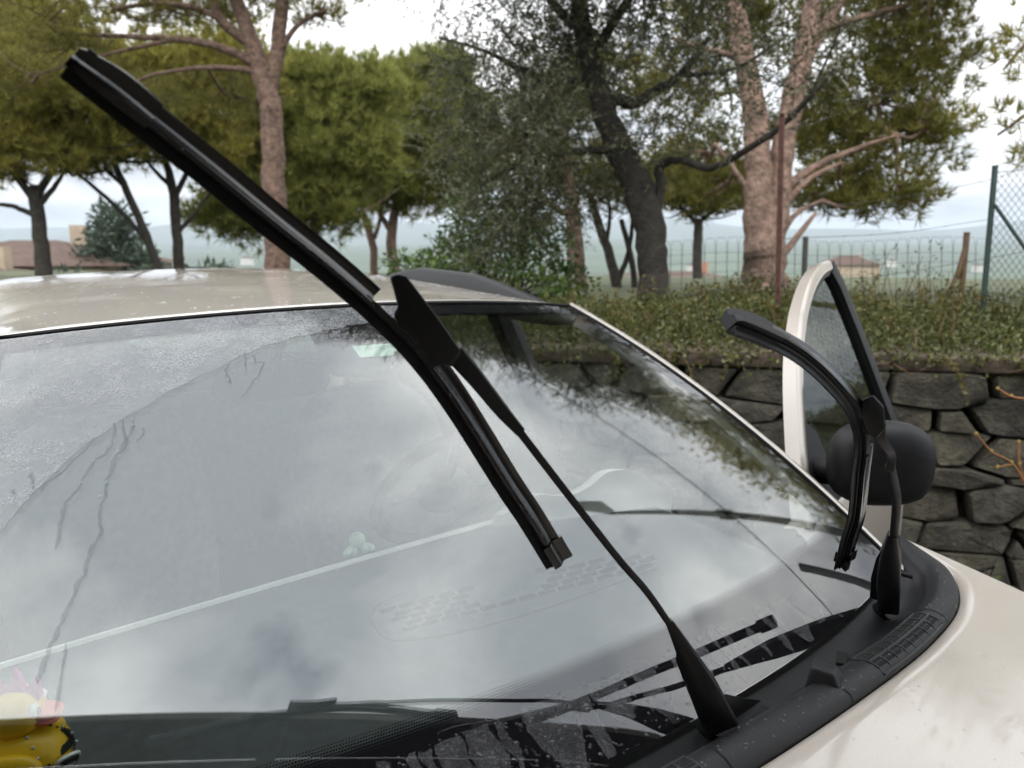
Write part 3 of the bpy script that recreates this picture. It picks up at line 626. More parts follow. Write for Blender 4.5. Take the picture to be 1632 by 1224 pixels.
for pts, wd in ((R1, .0024), (R2, .0022), ([(197, 670), (198, 692), (205, 706), (192, 722)], .0018), ([(226, 680), (228, 690), (219, 706)], .0015), ([(50, 752), (50, 770), (54, 782)], .003), ([(22, 780), (22, 792)], .0025), ([(66, 784), (76, 768), (100, 752), (148, 704)], .0016),
                ([(404, 566), (408, 578), (420, 578), (414, 597), (400, 610), (392, 626), (383, 633)], .0016), ([(388, 552), (390, 575), (394, 590)], .0016), ([(368, 578), (358, 590), (364, 604), (370, 612)], .0016), ([(105, 1025), (100, 1075), (88, 1135)], .0016)):
    strip('water_streak', jag(pts), wd, .0009)
# fine unwiped drizzle: a thin scattering film on the glass beyond the wiped arc
def filmmat(name, lo, hi, sc, alb):
    k = NT(name); co = k.n('ShaderNodeTexCoord').outputs['Object']; n = k.noise(sc, 6, .7, co); vo = k.n('ShaderNodeTexVoronoi'); vo.inputs['Scale'].default_value = 420; k.l(co, vo.inputs['Vector'])
    f = k.math('MULTIPLY', k.ramp(n, (.35, (lo,)*3), (.65, (hi,)*3)), k.math('MULTIPLY_ADD', k.math('LESS_THAN', vo.outputs['Distance'], .42), .55, .45))
    d = k.n('ShaderNodeBsdfDiffuse'); d.inputs[0].default_value = (*alb, 1); g = k.n('ShaderNodeBsdfGlossy'); g.inputs['Roughness'].default_value = .45; g.inputs[0].default_value = (.6, .6, .6, 1)
    a = k.n('ShaderNodeAddShader'); t = k.n('ShaderNodeBsdfTransparent'); m = k.n('ShaderNodeMixShader'); mm_ = k.n('ShaderNodeMixShader'); mm_.inputs[0].default_value = .3
    k.l(d.outputs[0], mm_.inputs[1]); k.l(g.outputs[0], mm_.inputs[2]); k.l(f, m.inputs[0]); k.l(t.outputs[0], m.inputs[1]); k.l(mm_.outputs[0], m.inputs[2]); k.l(m.outputs[0], k.out.inputs[0]); return k.m
m_film = filmmat('drizzle_film', .20, .50, 14, (.62, .64, .66)); m_film2 = filmmat('water_smear_film', .08, .2, 30, (.55, .55, .58))
arc = [hit(*p) for p in ((0, 850), (66, 771), (147, 701), (220, 654), (294, 611), (349, 587), (404, 558), (460, 541))]
au = [-1]+[a[0] for a in arc]+[-.1, .15]; av = [.44]+[a[1] for a in arc]+[.915, .945]
us_ = np.linspace(-.99, .15, 60)
MB().grid([[SO(u, np.interp(u, au, av)*(1-f)+.99*f+.003*math.sin(u*70)*(1-f), .0012) for u in us_] for f in np.linspace(0, 1, 10)]).build('drizzle_film', m_film, ws, car, recalc=False, smooth='all')
# vertical smears in the unwiped strip at the bottom
x = -.42; rs = random.Random(3)
while x < .66:
    wd = rs.choice((.015, .025, .045, .07))*rs.uniform(.7, 1.3); top = .101-.045*max(0, x)**2-rs.uniform(.0, .006); lo = rs.choice((.006, .006, .02, .035)); rows_ = []; ph = rs.uniform(0, 9); L0 = x; R0 = x+wd
    for f in np.linspace(0, 1, 16):
        v = lo+(top-lo)*f; k = (.35+.65*min(1, f*2.2)) if rs.random() < .99 else .6; j1 = .0035*math.sin(f*9+ph)+rs.uniform(-.002, .002); j2 = .0035*math.sin(f*7+ph*2)+rs.uniform(-.002, .002); c_ = (L0+R0)/2+.012*(1-f)
        rows_.append([SO(c_-wd*.5*k+j1, v+(0 if f < 1 else rs.uniform(-.006, .002)), .001), SO(c_+j1*.3, v+(0 if f < 1 else rs.uniform(-.004, .003)), .001), SO(c_+wd*.5*k+j2, v+(0 if f < 1 else rs.uniform(-.006, .002)), .001)])
    MB().grid(rows_).build('water_smear', m_film2, ws, car, recalc=False); x = R0+rs.choice((.004, .008, .02, .05))*rs.uniform(.6, 1.2)
def drops(name, pts, par, n_=6):
    V = []; F = []
    for P, n, r in pts:
        t = unit(np.cross(n, (.3, .5, .8))); s = np.cross(n, t); o = len(V); V.append(P+n*r*.55)
        for k, (rr, hh) in enumerate(((.6, .42), (1, 0))):
            for a in range(n_): th = 2*math.pi*a/n_+k*.3; V.append(P+(t*math.cos(th)+s*math.sin(th)*1.15)*r*rr+n*r*hh)
        for a in range(n_):
            b_ = (a+1) % n_; F += [(o, o+1+a, o+1+b_), (o+1+a, o+1+n_+a, o+1+n_+b_), (o+1+a, o+1+n_+b_, o+1+b_)]
    ob = fast(name, V, F, m_water, par, car); ob.data.polygons.foreach_set('use_smooth', [True]*len(F)); tag(ob, kind='stuff'); return ob
pts = []
for _ in range(520):
    u = rs.uniform(-.95, .0); v = rs.uniform(.5, .97)
    if v > np.interp(u, au, av): pts.append((SO(u, v, .0008), SN(u, v), rs.uniform(.0006, .0016)))
for _ in range(520):
    u = rs.gauss(-.12, .18); v = rs.uniform(.003, .105)
    if -.45 < u < .6: pts.append((SO(u, v, .0006), SN(u, v), abs(rs.gauss(0, .0011))+.0005))
for p in ((155, 614), (193, 645), (151, 680), (181, 675), (212, 670), (213, 678), (189, 721), (150, 736), (130, 771), (170, 771), (159, 792), (91, 751), (50, 784), (22, 793), (147, 699)):
    u, v = hit(*p); pts.append((SO(u, v, .001), SN(u, v), .0028))
drops('raindrops', pts, ws)
pts = []
for _ in range(260):
    x = rs.uniform(-.3, .78); d = rs.uniform(.004, .045); pts.append((rimpt(x, d, .0003), np.array([0, -.3, .95]), rs.uniform(.0006, .0018)))
for _ in range(300):
    x = rs.uniform(-.1, .8); y = rs.uniform(-.2, .45); P = np.array([x, y, hoodz(x, y)+.0002]); pts.append((P, np.array([0, -.1, 1.]), rs.uniform(.0008, .0022)))
for _ in range(300):
    u = rs.uniform(-.95, .9); k = rs.randint(1, 6); pts.append((np.array(roofpt(u, k))+[0, 0, .0003], np.array([0, -.1, 1.]), rs.uniform(.001, .003)))
drops('paint_raindrops', pts, car)
for pth, ar, sc in ((path1, arm1, 1), (path2, arm2, .99)):
    pts = []; q = sub(pth, .02, .98); E1, E2 = frames(q, 0 if pth is path1 else R(58))
    for _ in range(170):
        i = rs.randrange(len(q)-1); f = rs.random(); P = q[i]+(q[i+1]-q[i])*f; pts.append((P+E1[i]*rs.gauss(.001, .002)*sc+E2[i]*.0066*sc, E2[i], rs.uniform(.0004, .0013)))
    drops('wiper_raindrops', pts, ar)
# ================================================================== things lying on the dashboard
m_yel = principled('yellow_vinyl', (.78, .47, .015), .35, .06, 30); m_pink = principled('pink_vinyl', (.6, .1, .36), .4, .06, 30); m_beak = principled('coral_vinyl', (.75, .14, .08), .4, .06, 30)
m_bvin = principled('black_vinyl', (.012, .012, .013), .35, .1, 30); m_wvin = principled('white_vinyl', (.75, .75, .73), .4, .03, 30); m_sil = principled('silver_stud', (.5, .5, .5), .3, Metallic=.8)
m_grn = principled('pale_green_vinyl', (.48, .66, .50), .4, .06, 30)
SC = 1.2; dk = dashhit(34, 1248)[0]; DX = unit([.93, -.36, 0]); DY = np.cross((0, 0, 1), DX); DZ = np.array([0, 0, 1.])
duck = empty('rubber_duck', tuple(dk), 'yellow toy duck with pink crest and black studded straps on the dashboard', 'toy duck')
def D(a, b_, c): return dk+(DX*a+DY*b_+DZ*c)*SC
bd = superell(D(0, 0, .03), tuple(SC*np.array((.046, .034, .031))), .85, DX, DY, DZ).build('duck_body', m_yel, duck, duck, smooth='all')
MB().tube([D(-.03, 0, .045), D(-.05, 0, .06), D(-.062, 0, .068)], [.016*SC, .01*SC, .002*SC], 10).build('duck_tail', m_yel, bd, duck, smooth=True)
hd = superell(D(.004, 0, .074), tuple(SC*np.array((.024, .024, .024))), .95, DX, DY, DZ).build('duck_head', m_yel, duck, duck, smooth='all')
for sg in (-1, 1):
    superell(D(.0225, sg*.0115, .080), tuple(SC*np.array((.0045, .0062, .0072))), 1, DX, DY, DZ).build('eye', m_wvin, hd, duck, smooth='all')
    superell(D(.0265, sg*.0122, .0795), tuple(SC*np.array((.002, .0032, .0038))), 1, DX, DY, DZ).build('pupil', m_bvin, hd, duck, smooth='all')
    superell(D(.002, sg*.033, .034), tuple(SC*np.array((.03, .009, .017))), .9, DX, DY, DZ).build('wing', m_yel, bd, duck, smooth='all')
for zc_, hh, ln in ((.0725, .005, .017), (.066, .004, .015)):
    superell(D(.026, 0, zc_), tuple(SC*np.array((ln, .014, hh))), .9, unit(DX+DZ*(.35 if hh > .005 else -.1)), DY, np.cross(unit(DX+DZ*(.35 if hh > .005 else -.1)), DY)).build('beak', m_beak, hd, duck, smooth='all')
for a, l_, tl in ((.016, .020, .25), (.006, .027, .05), (-.006, .027, -.15), (-.016, .022, -.35)):
    c0 = D(a, 0, .094-abs(a-.003)*.3); mb = MB(); pr = [c0-DX*.0124-DZ*.0055, c0+DX*.0124-DZ*.0055, c0+DX*(.004+tl*.03)+DZ*l_*SC*.6, c0+DX*tl*.04+DZ*l_*SC]
    mb.prism([p-DY*.008 for p in pr[:2]]+[p-DY*.003 for p in pr[2:]], [p+DY*.008 for p in pr[:2]]+[p+DY*.003 for p in pr[2:]]); mb.build('crest_spike', m_pink, hd, duck, bevel=.0015, smooth=True)
def onbody(th, ph, k=1.03): return D(.046*k*math.cos(ph)*math.cos(th), .034*k*math.cos(ph)*math.sin(th), .03+.031*k*math.sin(ph))
for th0 in (-.95, .15):
    MB().grid([[onbody(th0+w_+.25*s, ph, 1.05) for ph in np.linspace(-.1, 1.25, 12)] for w_, s in ((-.2, 0), (-.07, 0), (.07, 0), (.2, 0))]).build('strap', m_bvin, bd, duck, smooth='all')
    for ph in (.05, .35, .65, .95): MB().ell(onbody(th0, ph, 1.07), (.0022,)*3, 8, 6).build('stud', m_sil, bd, duck, smooth='all')
MB().grid([[onbody(th, ph, 1.045) for th in np.linspace(-1.9, .9, 20)] for ph in (.10, .22, .34)]).build('belt', m_bvin, bd, duck, smooth='all')
kb = D(.042, -.012, .020); kX = unit(DX*.45-DY*.5+DZ*.75); kN = unit(DX*.6-DY*.75-DZ*.1); kY = np.cross(kN, kX)
superell(kb, tuple(SC*np.array((.027, .014, .004))), .6, kX, kY, kN).build('keyboard_body', m_wvin, duck, duck, smooth='all')
superell(kb+kN*.0022, tuple(SC*np.array((.0245, .0115, .004))), .6, kX, kY, kN).build('keyboard_face', m_bvin, duck, duck, smooth='all')
for a in (-.012, -.002, .008):
    MB().box(kb+kX*a*SC+kN*.008, (.010, .014, .001), ax=(kX, kY, kN)).build('key', m_wvin, duck, duck)
og = dashhit(570, 884)[0]+np.array([0, .0, .004]); fig = empty('toy_figure', tuple(og), 'small pale green blob toy with round head on the dashboard edge', 'toy figure')
MB().ell(og+[0, 0, .026], (.0165, .0165, .0165), 18, 12).build('head', m_grn, fig, fig, smooth='all')
for a in (-.026, -.012, .012, .026):
    MB().tube([og+[a*.3, 0, .014], og+[a*.8, -.006, .012], og+[a, -.008, .006]], [.006, .007, .0055], 8).build('tentacle', m_grn, fig, fig, smooth=True)
    MB().ell(og+[a, -.008, .007], (.0075, .0075, .008), 10, 8).build('tentacle_tip', m_grn, fig, fig, smooth='all')
# ================================================================== trees
def rnd_dir(n): v = rng.normal(size=(n, 3)); return v/np.linalg.norm(v, axis=1, keepdims=True)
def needles(P, D_, per, ln, wd, spread=.9):
    n = len(P); Pn = np.repeat(P, per, 0); Dn = np.repeat(D_, per, 0)+rng.normal(size=(n*per, 3))*spread*.55; Dn /= np.linalg.norm(Dn, axis=1, keepdims=True)
    l = ln*rng.uniform(.65, 1.15, (n*per, 1)); s = np.cross(Dn, rnd_dir(n*per)); s /= np.linalg.norm(s, axis=1, keepdims=True)+1e-9
    B0 = Pn+Dn*l*.05; V = np.stack([B0-s*wd*.5, B0+s*wd*.5, Pn+Dn*l+np.array([0, 0, -.06])*l], 1).reshape(-1, 3)
    return V, np.arange(len(V)).reshape(-1, 3)
def leaves(P, D_, ln, wd):
    n = len(P); s = np.cross(D_, rnd_dir(n)); s /= np.linalg.norm(s, axis=1, keepdims=True)+1e-9; l = ln*rng.uniform(.6, 1.2, (n, 1)); w_ = wd*rng.uniform(.7, 1.2, (n, 1)); nn = np.cross(D_, s)
    V = np.stack([P, P+D_*l*.45+s*w_*.5+nn*l*.06, P+D_*l, P+D_*l*.45-s*w_*.5+nn*l*.06], 1).reshape(-1, 3); return V, np.arange(len(V)).reshape(-1, 4)
def clump_pts(c, r, n, shell=.45):
    d = rnd_dir(n); k = shell+(1-shell)*rng.random((n, 1))**.7; bump = 1+.22*np.sin(d[:, :1]*5+c[0])*np.sin(d[:, 1:2]*6+c[1])+.12*np.sin(d[:, 2:]*11)
    return np.asarray(c)+d*k*bump*np.asarray(r), d
def subclump(C, r, n):                                  # foliage gathered into small flattened pads with gaps between
    k = max(5, int(7*(r[0]*r[1]*r[2])**(1/3)*2.2)); d = rnd_dir(k); d[:, 2] = np.abs(d[:, 2])*.9-.35; cs = np.asarray(C)+d*r*rng.uniform(.45, .95, (k, 1)); i = rng.integers(0, k, n); e = rnd_dir(n); s = rng.uniform(.22, .42, k)[i][:, None]
    q = e*(rng.random((n, 1))**.45)*s*r*np.array([1.15, 1.15, .75]); return cs[i]+q, e*.6+d[i]*.4
m_bark = principled('pine_bark', (.15, .095, .07), .95, .6, 11, 1, 16, .06)
m_bark2 = principled('pale_pine_bark', (.27, .18, .14), .95, .5, 11, 1, 16, .06)
m_obark = principled('olive_bark', (.035, .03, .024), .95, .5, 12, 1, 30, .03)
m_pine = leafmat('pine_needles', (.16, .15, .03), (.40, .36, .085), .5); m_pine2 = leafmat('green_pine_needles', (.135, .155, .032), (.35, .35, .10), .5)
m_pineD = leafmat('dark_pine_needles', (.10, .10, .022), (.28, .255, .07), .5)
m_pineG = leafmat('feathery_pine_needles', (.12, .12, .028), (.33, .31, .09), .5)
m_ol = leafmat('olive_leaves', (.05, .058, .026), (.19, .195, .11), .35, .45, .5)
m_laurel = leafmat('laurel_leaves', (.03, .06, .012), (.10, .17, .03), .3, .35, .5)
m_laurel2 = leafmat('fresh_laurel_leaves', (.06, .11, .02), (.17, .26, .05), .4, .4, .5)
m_cedar = leafmat('blue_green_needles', (.045, .065, .045), (.09, .12, .085), .3)
def px_tube(mb, nodes, d, n=9):                        # nodes (px,py,radius px[,depth])
    pts = [np.array([*at(p[0], p[1], p[3] if len(p) > 3 else d), p[2]*(p[3] if len(p) > 3 else d)/FPX]) for p in nodes]
    q = catmull(pts, 5) if len(pts) > 2 else pts
    mb.tube([p[:3]+rng.normal(size=3)*p[3]*.08 for p in q], [max(.004, p[3]) for p in q], n)
def to_ground(nodes, d, gz=.6):                        # carry a trunk on down into the soil
    p = at(nodes[0][0], nodes[0][1], nodes[0][3] if len(nodes[0]) > 3 else d); return [p*[1, 1, 0]+[0, 0, gz], p], nodes[0][2]*(nodes[0][3] if len(nodes[0]) > 3 else d)/FPX
def pine(label, d, trunks, limbs, clumps, mat, bark, dens=1., ln=.17, wd=.014, group='stone pines behind the car', twig=True, depthvar=.9, ztop=None):
    base = at(trunks[0][0][0], trunks[0][0][1], d)*[1, 1, 0]+[0, 0, .6]; root = empty('pine_tree', tuple(base), label, 'tree', group); mb = MB()
    for i, t in enumerate(trunks):
        px_tube(mb, t, d, 12)
        if i == 0: (a, b_), r_ = to_ground(t, d); mb.tube([a, b_], [r_*1.25, r_*1.05], 12)
    for l_ in limbs: px_tube(mb, l_, d, 7)
    Vs = []; Fs = []; o = 0
    for c in clumps:
        px, py, rx, ry = c[:4]; dd = d+(c[4] if len(c) > 4 else 0); k = c[5] if len(c) > 5 else 1.; C = at(px, py, dd); r = np.array([rx*dd/FPX]*2+[ry*dd/FPX]); r[:2] *= 1
        wd_ = wd*1.0; nn = int(150*dens*k*(r[0]*r[1]*r[2])**(2/3)*6); h_ = int(nn*.62); P, D_ = clump_pts(C, r*1.08, h_, .3); P2, D2 = subclump(C, r*1.1, nn-h_); P = np.concatenate([P, P2]); D_ = np.concatenate([D_, D2]); V, F = needles(P, D_*.55+np.array([0, 0, .7]), 13, ln*1.1, wd_); Vs.append(V); Fs.append(F+o); o += len(V)
        if twig:                                       # a limb into the clump with side twigs
            f = min([at(q[0], q[1], q[3] if len(q) > 3 else d) for l_ in trunks+limbs for q in l_[1:]], key=lambda p: np.linalg.norm(p-C)+.35*max(0, p[2]-C[2])); L0 = [f+(C-f)*t+np.array([0, 0, -.25*math.sin(t*3.14)*r[2]]) for t in (0, .35, .7, 1)]
            mb.tube(catmull(L0, 3), list(np.linspace(.028, .01, 10)), 6)
            for _ in range(4 if d >= 14 else 0): e = C+np.array([rng.normal()*.5*r[0], rng.normal()*.5*r[0], -r[2]*rng.uniform(.3, 1.0)]); mb.tube(catmull([f, f+(e-f)*.55+np.array([0, 0, -.12*np.linalg.norm(e-f)]), e], 3), list(np.linspace(.03, .008, 7)), 5)
            for _ in range(7): e = C+rnd_dir(1)[0]*r*.85; g = f+(C-f)*random.uniform(.55, 1); mb.tube([g, (g+e)/2+rng.normal(size=3)*.08, e], [.016, .011, .005], 5)
    mb.build('trunk', bark, root, root, smooth='all'); fast('crown', np.concatenate(Vs), np.concatenate(Fs), mat, root, root); return root
G_ = 'stone pines behind the car'
pine('pine at far left with dark forked trunk beside the brown roof', 14, [[(72, 450, 13), (66, 390, 11), (58, 320, 10), (54, 300, 9)]], [[(57, 320, 7), (20, 275, 5), (-20, 230, 4)], [(57, 315, 7), (85, 270, 5), (120, 230, 3)], [(60, 345, 5), (25, 330, 4), (-5, 325, 3)], [(60, 330, 5), (85, 300, 4), (105, 270, 2)]],
     [(55, 205, 95, 62), (-40, 195, 100, 80, .5), (110, 150, 80, 60, -.4), (30, 110, 120, 70), (95, 250, 50, 28, -.5, .8), (-10, 265, 60, 30, -.3), (60, 60, 120, 60, .5), (150, 230, 60, 32, .3), (-20, 30, 110, 70, .6)], m_pine, m_obark, 1.1, .2, .022)
pine('slender pine with a leaning bare trunk near the far left pine', 15, [[(262, 450, 7), (238, 388, 6.5), (208, 318, 6), (180, 255, 5)]], [[(238, 388, 4), (190, 335, 3.5), (140, 290, 3), (115, 270, 2)], [(200, 300, 3), (170, 270, 2), (150, 230, 2)]],
     [(165, 190, 85, 55), (240, 200, 60, 45, 0, .8), (150, 265, 40, 22, 0, .5), (190, 150, 90, 50), (120, 240, 60, 35, .5)], m_pineD, m_obark, .9, .2, .02)
pine('slender upright pine forking low, left of the big pine trunk', 16, [[(287, 450, 9), (283, 385, 8), (277, 310, 7.5), (262, 250, 5)]], [[(278, 315, 5), (300, 270, 4), (320, 215, 3)], [(284, 370, 4), (310, 340, 3), (340, 300, 2)], [(276, 300, 4), (245, 270, 3), (225, 240, 2)]],
     [(270, 195, 80, 50), (330, 185, 70, 60), (215, 120, 90, 55), (300, 110, 90, 60), (340, 240, 60, 40), (230, 235, 60, 35, 0, .8), (360, 100, 80, 70)], m_pine, m_obark, 1., .2, .022)
pine('big pine with thick pinkish trunk spreading limbs at the top', 11, [[(441, 450, 21), (438, 330, 19), (433, 210, 18), (425, 140, 17), (408, 85, 14), (385, 20, 11), (360, -60, 9)]],
     [[(430, 170, 9), (438, 100, 12), (448, 20, 11), (452, -70, 8)], [(415, 105, 9), (375, 85, 7), (330, 70, 6), (270, 62, 5), (200, 58, 4), (110, 55, 2)], [(425, 130, 6), (395, 112, 5), (330, 108, 4), (250, 118, 3), (210, 135, 2)], [(405, 75, 9), (350, 30, 8), (335, -30, 7)], [(400, 70, 6), (330, 20, 5), (255, 5, 4), (180, 15, 3)], [(440, 90, 5), (475, 40, 4), (520, 15, 3)], [(285, 62, 4), (200, 80, 3), (120, 100, 2), (60, 120, 1.5)]],
     [(300, -40, 160, 60), (470, -50, 130, 55), (180, 10, 110, 30, .5, .6), (320, 25, 90, 26, .8, .6), (500, 25, 60, 22, .3, .55), (60, 20, 110, 45, -.5, .9), (120, 80, 80, 24, .4, .6), (40, 120, 90, 40, 1.5), (230, 150, 90, 40, 1.5, .8), (380, 160, 60, 50, 1.5, .7)], m_pineD, m_bark, .85, .16, .014)
pine('rounded bright green pine just right of the big pine trunk', 18, [[(500, 450, 9), (498, 400, 9), (505, 340, 8)]], [],
     [(515, 215, 95, 115), (395, 335, 85, 50), (560, 160, 60, 62), (470, 310, 80, 70), (545, 320, 45, 60), (480, 140, 70, 50), (390, 270, 60, 60, .5), (590, 240, 50, 70), (500, 120, 60, 40), (430, 200, 60, 70), (590, 140, 50, 40)], m_pine2, m_bark, 1.2, .26, .028)
pine('distant pine pair with twin thin trunks between wiper and shrub', 22, [[(597, 450, 6), (593, 385, 6), (575, 335, 5)], [(631, 450, 9), (624, 375, 8), (640, 300, 6), (650, 260, 5)]], [[(596, 380, 4), (607, 345, 3), (612, 310, 3)], [(624, 370, 5), (600, 330, 4), (590, 290, 3)]],
     [(640, 190, 85, 85), (700, 165, 70, 65), (620, 280, 75, 50), (735, 240, 75, 80), (670, 290, 60, 50), (650, 130, 50, 40), (700, 110, 50, 30), (590, 200, 50, 60)], m_pine2, m_bark, 1.2, .3, .034)
pine('pine with two pale pink stems diverging from one trunk behind rusty post', 9, [[(1222, 520, 36), (1220, 460, 34), (1218, 400, 33), (1212, 345, 25), (1207, 260, 21), (1203, 180, 19), (1188, 105, 17), (1172, 0, 15), (1160, -120, 13)], [(1228, 390, 24), (1238, 320, 20), (1247, 240, 18), (1266, 150, 17), (1280, 90, 17), (1295, 10, 13), (1302, -80, 10)]],
     [[(1282, 95, 11), (1312, 45, 9), (1340, 0, 8), (1370, -60, 6)], [(1190, 98, 6), (1150, 85, 5), (1110, 75, 4), (1070, 60, 3)], [(1250, 300, 8), (1300, 265, 6), (1370, 235, 4), (1430, 215, 2)], [(1245, 330, 7), (1290, 285, 5), (1340, 260, 3)], [(1210, 330, 6), (1170, 270, 4), (1140, 230, 3)], [(1310, 45, 6), (1400, 20, 5), (1480, 0, 3)], [(1240, 380, 6), (1270, 340, 4), (1310, 320, 3)], [(1225, 440, 6), (1268, 380, 5), (1300, 340, 3)]],
     [(1425, 235, 105, 75, .6), (1390, 140, 115, 75, .8), (1475, 95, 85, 90, .4), (1400, 25, 120, 70, .6), (1335, 285, 70, 45, .8), (1430, 310, 70, 38, .3), (1485, 190, 50, 60, .2, .8), (1120, 250, 80, 60, 1.5), (1090, 130, 90, 80, 1.8), (1240, 40, 90, 60, 1.6), (1130, 20, 90, 60, 1.5), (1300, 190, 70, 60, 1.6), (1150, 300, 60, 30, 1.2, .8), (1305, 318, 60, 26, .8), (1385, 325, 75, 30, .6), (1330, 230, 80, 60, 1.2), (1250, -260, 230, 120, .2), (1420, -420, 220, 130), (1150, -480, 200, 110, .3), (1480, -30, 110, 60, 0)], m_pineG, m_bark2, 1., .16, .0145)
pine('low dark pine with thin straight trunk beside the olive trunk', 18, [[(1110, 480, 8), (1112, 390, 7.5), (1115, 350, 7)]], [[(1114, 360, 4), (1090, 335, 3)], [(1114, 355, 4), (1145, 330, 3)]], [(1115, 315, 62, 34), (1075, 280, 60, 45), (1160, 290, 60, 40)], m_pineD, m_obark, 1., .22, .024)
pine('reddish slim pine left of the olive trunk', 10, [[(928, 470, 10), (922, 400, 9), (915, 330, 9), (905, 270, 8), (900, 200, 7)]], [[(915, 350, 5), (880, 325, 4), (850, 295, 3.5), (832, 275, 2)], [(905, 480, 6), (908, 400, 5), (906, 330, 5)]], [(880, 180, 90, 70), (940, 120, 90, 70), (830, 240, 70, 50, .4)], m_pineD, m_bark, .8, .17, .016)
pine('slim bare stemmed pine in the shade next to the olive trunk', 12, [[(988, 480, 9), (975, 420, 8), (955, 360, 7), (940, 310, 6)]], [[(985, 450, 5), (1002, 400, 4), (1010, 340, 3)], [(1012, 480, 5), (1008, 420, 5), (990, 350, 4)], [(965, 400, 4), (972, 340, 3), (965, 300, 3)]], [(960, 270, 70, 50), (1010, 310, 50, 40), (920, 290, 60, 50)], m_pineD, m_obark, .8, .2, .02)
# pine standing outside the frame on the right: its branches reach in and it is mirrored in the glass
pine('pine branches reaching in at the right edge above the wire fence', 7.5, [[(1900, 620, 26), (1890, 400, 25), (1880, 200, 23), (1870, 0, 20), (1860, -250, 15), (1850, -500, 10)]], [[(1880, 180, 8), (1760, 150, 6), (1660, 170, 4), (1590, 215, 2)], [(1875, 60, 8), (1750, 30, 6), (1650, 60, 4), (1600, 110, 2)], [(1870, 250, 7), (1740, 240, 5), (1640, 270, 2)], [(1890, 350, 8), (2100, 200, 6), (2300, 100, 4)], [(1870, 0, 8), (2150, -150, 6), (2400, -300, 4)]],
     [(1625, 100, 42, 34, -.2, .45), (1590, 185, 55, 28, .1, .4), (1650, 230, 50, 30, .3, .5), (1690, 40, 80, 50, 0, .7), (1780, 130, 90, 60, 0, .8), (1850, -180, 190, 120), (2050, -120, 190, 130, -.5), (2200, 60, 170, 110, -.8), (2000, -420, 260, 170), (1760, -420, 200, 130, .5), (2350, -250, 220, 150, -1.)], m_pine, m_bark, .8, .17, .014, twig=False)
# ------------------------------------------------------------------ olive
od = 6.5; oroot = empty('olive_tree', tuple(at(1038, 510, od)*[1, 1, 0]+[0, 0, .8]), 'grey green olive tree with dark twisted trunk behind the roof rail', 'tree'); mb = MB()
tr = [(1042, 520, 30), (1040, 470, 25), (1040, 420, 24), (1036, 365, 25), (1018, 305, 25), (992, 250, 22), (970, 200, 20), (956, 155, 19), (940, 95, 16), (926, 30, 14), (920, -60, 12), (925, -160, 9)]
px_tube(mb, tr, od, 14); (a, b_), r_ = to_ground(tr, od, .7); mb.tube([a, b_], [r_*1.2, r_], 12)
for l_ in ([(962, 170, 11), (985, 158, 10), (1010, 165, 9), (1045, 145, 8), (1085, 118, 6), (1130, 60, 4)], [(938, 95, 9), (975, 40, 8), (1000, 0, 7), (1020, -60, 5)], [(930, 50, 8), (885, 10, 7), (850, -50, 5)], [(945, 120, 8), (890, 130, 6), (830, 110, 5), (770, 80, 3), (700, 60, 2)], [(985, 240, 8), (930, 240, 6), (870, 250, 5), (810, 270, 4), (760, 300, 2)],
           [(1040, 380, 9), (1052, 300, 8), (1052, 265, 8), (1085, 255, 6, 6.3), (1130, 268, 6, 6.0), (1180, 245, 5.5, 5.7), (1240, 205, 5, 5.4), (1290, 155, 4, 5.2), (1330, 110, 2, 5.1)], [(1290, 155, 2.5, 5.2), (1320, 90, 2, 5.1), (1345, 30, 1.5, 5)], [(850, 190, 3), (830, 240, 3), (840, 300, 2)], [(1085, 120, 4), (1170, 110, 3), (1250, 60, 2)]): px_tube(mb, l_, od, 8)
Vs = []; Fs = []; o = 0
for (px, py, rx, ry, dz, k) in ((780, 130, 95, 75, 0, 1), (735, 235, 75, 75, .3, .8), (850, 215, 95, 85, -.3, 1), (800, 320, 90, 65, 0, 1), (900, 120, 90, 90, .3, 1), (960, 50, 95, 65, 0, .8), (1060, 55, 85, 65, -.4, .45), (1150, 95, 80, 75, -.8, .4), (1265, 110, 75, 55, -1.2, .4), (890, 310, 80, 65, .3, .9), (995, 255, 55, 55, .2, .6), (700, 45, 60, 40, 0, .35), (1050, 190, 75, 55, -.3, .5), (1310, 50, 60, 60, -1.3, .35), (860, 30, 90, 50, 0, .7), (760, 390, 60, 40, .2, .6), (1180, 190, 60, 40, -.9, .3), (900, -150, 260, 130, -.4, 1.2), (1150, -120, 200, 120, -.8, 1.), (900, -560, 330, 200, -1.2, .9), (1180, -430, 300, 170, -1.2, .8), (700, -800, 260, 140, -1.6, .5), (1000, -330, 300, 130, -.8, .9)):
    C = at(px, py, od+dz); r = np.array([rx*(od+dz)/FPX]*2+[ry*(od+dz)/FPX]); nt_ = int(450*k*(r[0]*r[1]*r[2])**(2/3)*3.2); P, D_ = clump_pts(C, r, nt_, .15)
    D_ = D_*.6+rng.normal(size=D_.shape)*.5; D_ /= np.linalg.norm(D_, axis=1, keepdims=True); m_ = 15; f = np.tile(np.linspace(0, 1, m_), nt_)[:, None]*.26
    Pl = np.repeat(P, m_, 0)+np.repeat(D_, m_, 0)*f; Dl = np.repeat(D_, m_, 0)*.7+rng.normal(size=(nt_*m_, 3))*.55; Dl /= np.linalg.norm(Dl, axis=1, keepdims=True)
    V, F = leaves(Pl, Dl, .058, .013); Vs.append(V); Fs.append(F+o); o += len(V)
    for p, dd_ in list(zip(P, D_))[::6]: mb.tube([p-dd_*.15, p+dd_*.28], [.004, .002], 3, caps=False)
top_ = at(922, -40, od)
